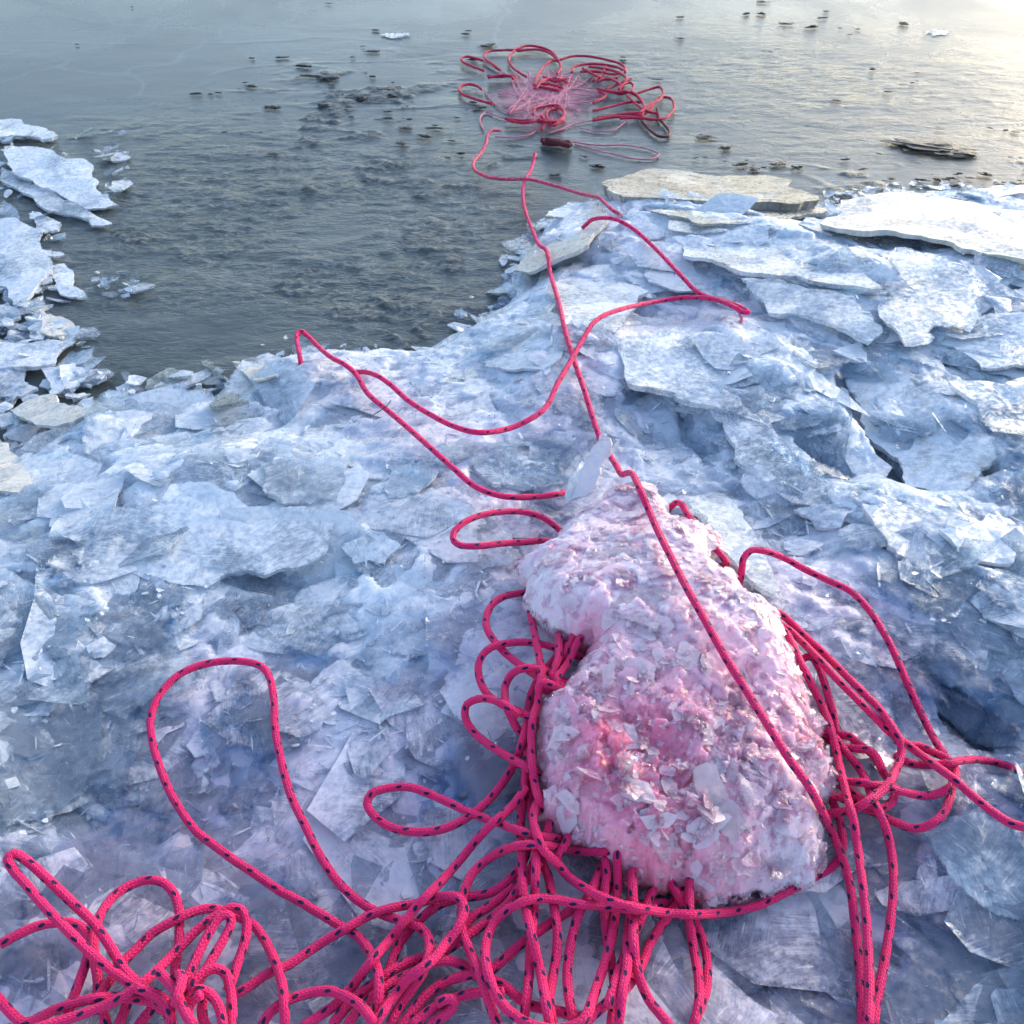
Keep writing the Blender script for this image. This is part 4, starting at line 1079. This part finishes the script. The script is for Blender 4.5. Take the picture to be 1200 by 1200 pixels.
# plates frozen into the block
for i, (pts, lf, tl) in enumerate([([(722, 884), (747, 882), (746, 905), (728, 908)], .010, (.1, -.1)), ([(812, 902), (838, 896), (872, 955), (895, 962), (860, 992), (845, 975)], .012, (0, .05)),
                                   ([(865, 905), (900, 930), (880, 950)], .012, (.1, 0)), ([(700, 640), (760, 640), (800, 700), (770, 740), (720, 720)], .004, (0, 0)), ([(760, 980), (790, 976), (800, 1000), (775, 1008)], .012, (.1, .1)),
                                   ([(900, 1005), (930, 1000), (925, 1025), (905, 1030)], .012, (0, 0)), ([(705, 780), (722, 775), (720, 800), (706, 806)], .008, (.1, 0))]):
    P = np.array(pts, float)
    W = on(P[:, 0], P[:, 1], lf, HT)
    HBs = HB; HB = HT
    slab('ice_chip', pts, '', 'chip', lf, .005, tl, seed=400 + i, parent=block_root, relief=.001)
    HB = HBs

# ------------------------------------------------------------------ labels that say where a repeat lies
LAND = [((745, 700), 'the pink block'), ((588, 620), 'the small rope loop'), ((240, 630), 'the largest left slab'), ((250, 830), 'the big left rope loop'), ((150, 1120), 'the lower left rope knot'),
        ((480, 945), 'the teardrop rope loop'), ((350, 400), 'the leftmost rope bend'), ((560, 505), 'the low bend of the zigzag rope'), ((870, 362), 'the far tip of the zigzag rope'), ((1080, 260), 'the big cream slab'),
        ((1080, 510), 'the brown-flecked slab'), ((1095, 340), 'the angular right slab'), ((955, 360), 'the white frosted slab'), ((640, 280), 'the cream slab under the rope'), ((1000, 700), 'the high right rope loop'),
        ((1160, 920), 'the rope leaving the right edge'), ((1010, 1100), 'the two straight hanging ropes'), ((1150, 1010), 'the lower right edge slab'), ((60, 485), 'the cream ribbed slab'), ((20, 545), 'the cream slab at left edge'),
        ((820, 220), 'the muddy brown slab'), ((665, 130), 'the far rope coil'), ((1088, 172), 'the largest mud lump'), ((424, 116), 'the roundest dark lump'), ((463, 41), 'the wide snow patch'), ((1100, 38), 'the upper right snow patch'),
        ((70, 205), 'the bright white slab'), ((360, 560), 'the rough pale slab'), ((700, 545), 'the upright shard'), ((840, 440), 'the long clear slab')]
LCNT = {}
ORD = ['nearest', 'second', 'third', 'fourth', 'fifth', 'sixth', 'seventh', 'eighth', 'ninth', 'tenth', 'eleventh', 'twelfth'] + ['%dth' % i for i in range(13, 60)]


def where_labels(items, noun, names):
    """items: (object, px, py, look); writes a label that ranks each one by distance from a landmark"""
    from collections import defaultdict
    g = defaultdict(list)
    for ob, px, py, look in items:
        d, (lx, ly), nm = min((math.hypot(px - q[0][0], (py - q[0][1]) * 1.2), q[0], q[1]) for q in LAND if q[1] in names)
        dx, dy = px - lx, py - ly
        rel = ('left of' if dx < 0 else 'right of') if abs(dx) > abs(dy) * 1.3 else ('beyond' if dy < 0 else 'in front of')
        g[(rel, nm)].append((d, ob.name, ob, look))
    for (rel, nm), L_ in g.items():
        for i, (_, _, ob, look) in enumerate(sorted(L_, key=lambda q: q[:2])):
            ob['label'] = (look + ' ' + noun + ', ' + (ORD[i] if i == 0 else ORD[i] + ' nearest') + ' ' + rel + ' ' + nm)


def to_px(c):
    v = np.asarray(c) - CAM
    x, y, z = v[0], v[1] * sp + v[2] * cp, v[1] * cp - v[2] * sp
    return 600 + FPX * x / z, 600 - FPX * y / z


NEAR_NAMES = {q[1] for q in LAND if q[0][1] > 240}
FAR_NAMES = {q[1] for q in LAND if q[0][1] <= 240}
# ------------------------------------------------------------------ shards: many small plates
CRUST = True
KN = 9


def shard_arrays(C, Nrm, rad, asp, rot, thick, r):
    """vertices of n prisms with KN corners"""
    n = len(C)
    ang = (np.arange(KN)[None] + r.uniform(-.42, .42, (n, KN))) / KN * 2 * np.pi
    rr = rad[:, None] * r.uniform(0.62, 1.08, (n, KN))
    x = rr * np.cos(ang) * asp[:, None]; y = rr * np.sin(ang)
    cr, sr = np.cos(rot)[:, None], np.sin(rot)[:, None]
    x, y = x * cr - y * sr, x * sr + y * cr
    ex = np.cross(np.array([0, 1.0, 0]), Nrm); ex /= np.linalg.norm(ex, axis=1, keepdims=True)
    ey = np.cross(Nrm, ex)
    top = C[:, None] + x[..., None] * ex[:, None] + y[..., None] * ey[:, None] + r.normal(0, 0.03, (n, KN))[..., None] * rad[:, None, None] * Nrm[:, None]
    bot = C[:, None] + (x * .9)[..., None] * ex[:, None] + (y * .9)[..., None] * ey[:, None] - (thick[:, None] * r.uniform(.6, 1.3, (n, KN)))[..., None] * Nrm[:, None]
    cen = C[:, None] + r.normal(0, 0.015, (n, 1))[..., None] * rad[:, None, None] * Nrm[:, None]
    return np.concatenate([top, bot, cen], 1)        # n, 2K+1, 3


_f = []
for i in range(KN): _f.append((2 * KN, i, (i + 1) % KN))
NT_TOP = len(_f)
_fq = [((i + 1) % KN, i, i + KN, (i + 1) % KN + KN) for i in range(KN)]
_fb = tuple(range(2 * KN - 1, KN - 1, -1))
FLAT1 = np.array([v for f in _f for v in f] + [v for f in _fq for v in f] + list(_fb))
LEN1 = np.array([3] * KN + [4] * KN + [KN])
MI1 = np.array([0] * KN + [1] * KN + [0])
RIM1 = np.array([1] * (2 * KN) + [0], np.float32)


def sample_sites(n, r, ymin=225):
    px = r.uniform(-260, 1460, n * 2); py = r.uniform(ymin, 1290, n * 2)
    W = on(px, py, 0.0, H)
    s = Hs(W[:, 0], W[:, 1], sd)
    ok = (s > -0.015) & (W[:, 0] > X0 + .05) & (W[:, 0] < X1 - .05) & (W[:, 1] > Y0 + .05) & (W[:, 1] < Y1 - .05)
    return px[ok][:n], W[ok][:n], s[ok][:n]


GHX = np.gradient(blur(H, 4), DX, axis=0); GHY = np.gradient(blur(H, 4), DX, axis=1)


def shard_field(n, r, rlo, rhi, alo, ahi, tlo, thi, tilt, zlo, zhi):
    px, W, s = sample_sites(n, r)
    n = len(W)
    gxv, gyv = Hs(W[:, 0], W[:, 1], GHX), Hs(W[:, 0], W[:, 1], GHY)
    right = np.clip((px - 520) / 350, 0, 1)
    nx = -np.clip(gxv, -.5, .5) * .6 + r.normal(0, tilt, n) - 0.05 * right
    ny = -np.clip(gyv, -.5, .5) * .6 + r.normal(0, tilt, n) - 0.03
    rad = np.exp(r.uniform(np.log(rlo), np.log(rhi), n))
    # keep plates flat next to the ropes
    near = np.zeros(n, bool)
    for i in range(0, n, 2000):
        d2 = ((W[i:i + 2000, None, :2] - rope_xy[None, ::3, :2]) ** 2).sum(-1).min(1)
        near[i:i + 2000] = np.sqrt(d2) < rad[i:i + 2000] * 1.4 + .012
    inb = (W[:, 0] > bx0 - .01) & (W[:, 0] < bx1) & (W[:, 1] > by0) & (W[:, 1] < by1 + .01)
    near |= inb
    nx = np.where(near, nx * .25, nx); ny = np.where(near, ny * .25, ny)
    Nn = np.stack([nx, ny, np.ones(n)], -1); Nn /= np.linalg.norm(Nn, axis=1, keepdims=True)
    lift = r.uniform(zlo, zhi, n)
    lift = np.where(near, np.minimum(lift, -0.001), lift)
    C = W.copy(); C[:, 2] += lift
    asp = r.uniform(alo, ahi, n)
    rot = np.where(r.random(n) < right * .8, r.normal(R(-40), .45, n), r.uniform(0, 6.28, n))
    th = r.uniform(tlo, thi, n)
    return shard_arrays(C, Nn, rad, asp, rot, th, r), near, rad


def clear_shade_at(C):  # near ice set clear and darker, standing in for the shade there
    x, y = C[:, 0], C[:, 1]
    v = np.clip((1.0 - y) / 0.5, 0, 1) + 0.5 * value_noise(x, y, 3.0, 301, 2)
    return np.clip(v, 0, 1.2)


def rope_bounce_at(C):  # painted rope bounce, strongest where strands crowd together
    out = np.zeros(len(C))
    P = rope_xy[::6]
    for i in range(0, len(C), 2000):
        d = np.sqrt(((C[i:i + 2000, None, :2] - P[None, :, :2]) ** 2).sum(-1))
        out[i:i + 2000] = np.clip(np.exp(-(d / .10) ** 2).sum(1) / 9, 0, 1)
    return out


def shards_mesh(name, V, r):
    n = len(V); kv = 2 * KN + 1
    flat = (FLAT1[None] + (np.arange(n) * kv)[:, None]).ravel()
    me = mesh_np(name, V.reshape(-1, 3), flat, np.tile(LEN1, n), [M['shard'], M['edge']], np.tile(MI1, n), smooth=False)
    a = me.attributes.new('rnd', 'FLOAT', 'POINT')
    a.data.foreach_set('value', np.repeat(r.uniform(0, 1, n), kv).astype(np.float32))
    a = me.attributes.new('rim', 'FLOAT', 'POINT')
    a.data.foreach_set('value', np.tile(RIM1, n))
    C = V.mean(1)
    for nm, v in (('clear_shade', clear_shade_at(C)), ('rope_bounce', rope_bounce_at(C))):
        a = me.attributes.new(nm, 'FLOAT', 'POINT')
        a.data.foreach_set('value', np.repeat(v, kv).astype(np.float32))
    return me


hv = np.stack([GX.ravel(), GY.ravel(), H.ravel()], -1)
hs = hv.reshape(GX.shape + (3,))[::6, ::6].reshape(-1, 3)
for nm, v in (('clear_shade', clear_shade_at(hs)), ('rope_bounce', rope_bounce_at(hs))):
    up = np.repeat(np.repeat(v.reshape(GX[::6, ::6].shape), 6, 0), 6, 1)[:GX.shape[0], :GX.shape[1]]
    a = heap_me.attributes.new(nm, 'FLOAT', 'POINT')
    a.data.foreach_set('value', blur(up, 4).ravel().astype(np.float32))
r2 = np.random.default_rng(5)
def crust():
    parts = []
    for n, lo, hi, upper, tilt, zlo, zhi in ((900, .005, .016, .75, .17, -.003, .001), (2000, .0025, .007, .3, .30, -.0015, .0015), (4200, .001, .0026, .12, .5, -.001, .002)):
        x = r2.uniform(bx0, bx1, n * 2); y = r2.uniform(by0, by1, n * 2)
        ii, jj = ((x - bx0) / BD).astype(int).clip(0, len(bgx) - 1), ((y - by0) / BD).astype(int).clip(0, len(bgy) - 1)
        lw = low[ii, jj]
        ok = bin_[ii, jj] & (bdist[ii, jj] > .001) & (r2.random(len(x)) < upper + (1 - upper) * lw)
        x, y, ii, jj, lw = [q[ok][:n] for q in (x, y, ii, jj, lw)]
        W = np.stack([x, y, btop[ii, jj]], -1)
        d2 = ((W[:, None] - over_pts[None]) ** 2).sum(-1).min(1) ** .5
        m = len(x)
        rad = np.exp(r2.uniform(np.log(lo), np.log(hi), m))
        sx, sy = np.gradient(blur(btop, 3), BD, axis=0)[ii, jj], np.gradient(blur(btop, 3), BD, axis=1)[ii, jj]
        tl = np.where(d2 < .02, tilt * .3, tilt * (.5 + .8 * lw))
        Nn = np.stack([-np.clip(sx, -1.2, 1.2) * .8 + r2.normal(0, 1, m) * tl, -np.clip(sy, -1.2, 1.2) * .8 + r2.normal(0, 1, m) * tl, np.ones(m)], -1)
        Nn /= np.linalg.norm(Nn, axis=1, keepdims=True)
        W += Nn * np.where(d2 < .02, -.001, r2.uniform(zlo, zhi, m))[:, None]
        parts.append(shard_arrays(W, Nn, rad, r2.uniform(.9, 2.2, m), r2.uniform(0, 6.28, m), np.minimum(rad * .35, .004), r2))
    me = shards_mesh('crystal_crust', np.concatenate(parts), r2)
    me.materials.clear(); me.materials.append(M['crust']); me.materials.append(M['crust'])
    for nm in ('rope_bounce', 'clear_shade'): me.attributes.remove(me.attributes[nm])
    ob = link('crystal_crust', me, block_root)
    ob['kind'] = 'stuff'


over_pts = [s for s in STR if s['over']][0]['W']
crust()
Va, _, _ = shard_field(1700, r2, .018, .085, .9, 2.1, .003, .006, .065, -.007, .004)
Vb, _, _ = shard_field(900, r2, .007, .018, .9, 2.4, .002, .004, .18, -.003, .006)
Vc, _, _ = shard_field(3600, r2, .0009, .0020, 5, 15, .001, .002, .12, .001, .007)      # splinters
Vd, _, _ = shard_field(2600, r2, .002, .0045, .8, 2.2, .001, .003, .4, .002, .010)      # crumbs
Vr, _, _ = shard_field(800, r2, .010, .034, 2.0, 4.5, .002, .005, .09, -.002, .009)
pr = np.array([to_px(c)[0] for c in Vr.mean(1)])
Vr = Vr[pr > 640]
crushed = link('crushed_ice', shards_mesh('crushed_ice', np.concatenate([Va, Vb, Vc, Vd, Vr]), r2))
tag(crushed, 'crushed ice shards and splinters covering the bank', None, None, 'stuff')

# 240 larger loose shards one can pick out
Ve, near, rad = shard_field(260, r2, .022, .075, 1.0, 2.0, .004, .008, .09, .0, .008)
keep = [i for i in range(len(Ve)) if not near[i]][:130]
shard_items = []
for i in keep:
    c = Ve[i].mean(0)
    if not (-30 < to_px(c)[0] < 1230 and to_px(c)[1] < 1230): continue
    me = mesh_np('loose_ice_shard', Ve[i] - c, FLAT1, LEN1, [M['shard'], M['edge']], MI1, smooth=False)
    a = me.attributes.new('rnd', 'FLOAT', 'POINT'); rv_ = r2.uniform(.2, 1); a.data.foreach_set('value', np.full(2 * KN + 1, rv_, np.float32))
    a = me.attributes.new('rim', 'FLOAT', 'POINT'); a.data.foreach_set('value', RIM1 * 0.85)
    ob = link('loose_ice_shard', me, None, c)
    tag(ob, 'loose', 'ice shard', 'loose ice shards on the bank')
    for nm, v in (('clear_shade', clear_shade_at(c[None])), ('rope_bounce', rope_bounce_at(c[None]))):
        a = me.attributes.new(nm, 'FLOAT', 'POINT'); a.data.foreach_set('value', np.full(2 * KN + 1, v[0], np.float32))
    shard_items.append((ob, *to_px(c), ('large' if rad[i] > .045 else 'small') + (' frosty' if rv_ > .6 else ' clear')))
where_labels(shard_items, 'ice shard', NEAR_NAMES)

# ice crumbs along the left shore, afloat
def float_bits(n, boxes, r):
    C = []
    for b in boxes:
        m = int(n * b[4])
        C.append(at_z(r.uniform(b[0], b[2], m), r.uniform(b[1], b[3], m), 0.002))
    C = np.concatenate(C); k = len(C)
    Nn = np.stack([r.normal(0, .25, k), r.normal(0, .25, k), np.ones(k)], -1); Nn /= np.linalg.norm(Nn, axis=1, keepdims=True)
    C[:, 2] += r.uniform(0, .012, k)
    return shard_arrays(C, Nn, np.exp(r.uniform(np.log(.005), np.log(.035), k)), r.uniform(.8, 2.2, k), r.uniform(0, 6.28, k), r.uniform(.003, .009, k), r)


sp_ = catmull(np.array(SHORE[1:], float), 4.0)
sp_ = sp_[r2.integers(0, len(sp_), 1100)] + r2.normal(0, 1, (1100, 2)) * (9, 8) + (0, -5)
Cs = at_z(sp_[:, 0], sp_[:, 1], 0.0); Cs[:, 2] += r2.uniform(-.004, .006, len(Cs))
Ns = np.stack([r2.normal(0, .14, len(Cs)), r2.normal(0, .14, len(Cs)), np.ones(len(Cs))], -1); Ns /= np.linalg.norm(Ns, axis=1, keepdims=True)
Vs = shard_arrays(Cs, Ns, np.exp(r2.uniform(np.log(.003), np.log(.024), len(Cs))), r2.uniform(.9, 2.4, len(Cs)), r2.uniform(0, 6.28, len(Cs)), r2.uniform(.002, .006, len(Cs)), r2)
Vf = float_bits(520, [(-60, 150, 60, 260, .12), (-60, 250, 70, 400, .28), (-60, 380, 110, 560, .40), (60, 440, 300, 520, .22), (70, 150, 150, 240, .08), (100, 320, 160, 350, .04), (540, 340, 620, 430, .04)], r2)
fl = link('floating_ice_crumbs', shards_mesh('floating_ice_crumbs', np.concatenate([Vf, Vs]), r2))
tag(fl, 'small broken ice bits and slush along the waterline', None, None, 'stuff')

# ------------------------------------------------------------------ dark lumps on the ice sheet
def lump_mesh(seed):
    import bmesh
    bm = bmesh.new()
    bmesh.ops.create_icosphere(bm, subdivisions=3, radius=1)
    r = np.random.default_rng(seed)
    off = r.uniform(0, 50, 3)
    for v in bm.verts:
        p = np.array(v.co)
        k = 0.9 + 0.95 * value_noise(np.array([p[0] + off[0] + p[2]]), np.array([p[1] + p[2] * 1.7 + off[1]]), 1.9, seed, 4, .8)[0]
        v.co = Vector((p[0] * k, p[1] * k * .8, max(p[2] * k, -.1) * .6))
    me = bpy.data.meshes.new('mud_lump')
    bm.to_mesh(me); bm.free()
    me.materials.append(M['mud'])
    return me


LM = [lump_mesh(s) for s in range(8)]
r3 = np.random.default_rng(23)


def lump(px, py, wpx, lab=None, grp='dark lumps frozen into the ice sheet', asp=1.0, mesh=None):
    c = at_z(px, py, 0.0)
    dep = np.linalg.norm(c - CAM)
    s = wpx / 2 * dep / FPX
    ob = link('mud_lump', LM[int(r3.integers(8))] if mesh is None else mesh, None, c)
    ob.scale = (s * asp, s * r3.uniform(.5, 1.3), s * r3.uniform(.25, .7))
    ob.rotation_euler = (0, 0, r3.uniform(-.4, .4))
    tag(ob, lab or 'lump', 'mud lump', grp)
    if not lab: lump_items.append((ob, px, py, 'small dark'))
    return ob


lump_items = []
big = [(1088, 172, 44, 'largest dark mud lump, on the right of the far ice sheet', 2.0), (424, 116, 16, 'roundest dark lump left of the far rope coil', 1.2)]
for px, py, w_, lab, asp in big: lump(px, py, w_, lab, None, asp)
lump(1120, 179, 26, 'flat dark tail piece beside the largest mud lump', None, 1.6)
spots = [(295, 68, 8), (333, 67, 7), (355, 78, 9), (385, 92, 12), (388, 99, 8), (360, 89, 10), (372, 90, 14), (294, 101, 7), (319, 126, 12), (380, 124, 9), (457, 112, 8), (412, 137, 5), (436, 90, 9), (450, 105, 12), (460, 113, 10),
         (475, 150, 16), (455, 139, 10), (477, 124, 6), (413, 67, 6), (436, 60, 8), (440, 35, 7), (530, 165, 10), (498, 160, 10), (470, 168, 8), (540, 180, 12), (510, 150, 9), (553, 70, 9), (570, 54, 8), (545, 40, 10), (575, 52, 7), (555, 120, 12), (562, 126, 10), (535, 138, 6),
         (797, 45, 6), (770, 93, 10), (730, 67, 6), (875, 16, 6), (892, 16, 8), (893, 2, 8), (922, 28, 13), (951, 32, 10), (968, 13, 7), (985, 33, 6), (1005, 34, 6), (1060, 28, 10), (1075, 85, 4), (1075, 95, 4), (827, 160, 12), (850, 173, 14), (815, 185, 8), (868, 193, 10), (884, 198, 16), (912, 192, 14), (935, 196, 14), (990, 187, 6), (1030, 180, 6),
         (1080, 211, 12), (1100, 210, 14), (1115, 209, 12), (1155, 204, 10), (1172, 217, 10), (1160, 222, 8), (1195, 215, 10), (1120, 218, 12), (1100, 151, 8), (1160, 150, 6), (1190, 154, 8), (1045, 210, 6), (685, 183, 10), (650, 205, 12), (700, 195, 12), (1196, 185, 5), (985, 231, 8), (998, 230, 6), (230, 110, 8), (90, 52, 5), (155, 8, 4), (385, 4, 5), (320, 180, 10), (263, 155, 6), (305, 155, 6)]
for px, py, w_ in spots:
    lump(px, py, w_ * r3.uniform(.6, 1.25), None, asp=r3.uniform(0.9, 1.9))
    for _ in range(int(r3.integers(0, 3))):        # crumbs beside it
        lump(px + r3.normal(0, 9), py + r3.normal(0, 3), r3.uniform(2, 5), None, asp=r3.uniform(1, 2))
for i in range(30):
    cx, cy_, sx_, sy_ = [(440, 120, 60, 40), (500, 170, 40, 14), (960, 40, 80, 30), (850, 185, 70, 14), (1120, 200, 60, 14), (330, 90, 60, 30), (1000, 120, 120, 50)][int(r3.integers(7))]
    px, py = r3.normal(cx, sx_), r3.normal(cy_, sy_)
    if py < -10 or py > 235 or (540 < px < 800 and 50 < py < 190): continue
    lump(px, py, r3.uniform(2.5, 7.5), None, asp=r3.uniform(1, 2))
where_labels(lump_items, 'lump', FAR_NAMES)
# pale snow patches on the sheet
for px, py, w_, h_, lab in [(463, 41, 20, 3, 'white snow patch on the grey sheet left of the far coil'), (1100, 38, 18, 4, 'pale snow patch among the lumps at upper right')]:
    an = np.linspace(0, 2 * np.pi, 12, endpoint=False)
    slab('snow_patch', [(px + w_ * math.cos(a) * r3.uniform(.35, 1.1), py + h_ * math.sin(a) * r3.uniform(.4, 1.1)) for a in an], lab, 'blue', -.001, .003, (0, 0), cat='snow patch', seed=int(px), jagamp=.22)
# thin black stem across the slanting rope
stem = catmull(on(np.array([438, 446, 453, 458]), np.array([486, 481, 476, 469]), np.array([.02, .04, .045, .035])), .004)
tag(link('grass_stem', tube('grass_stem', stem, .0009, M['mud'], 6)), 'thin black bent stem lying across the slanting pink rope', 'stem')
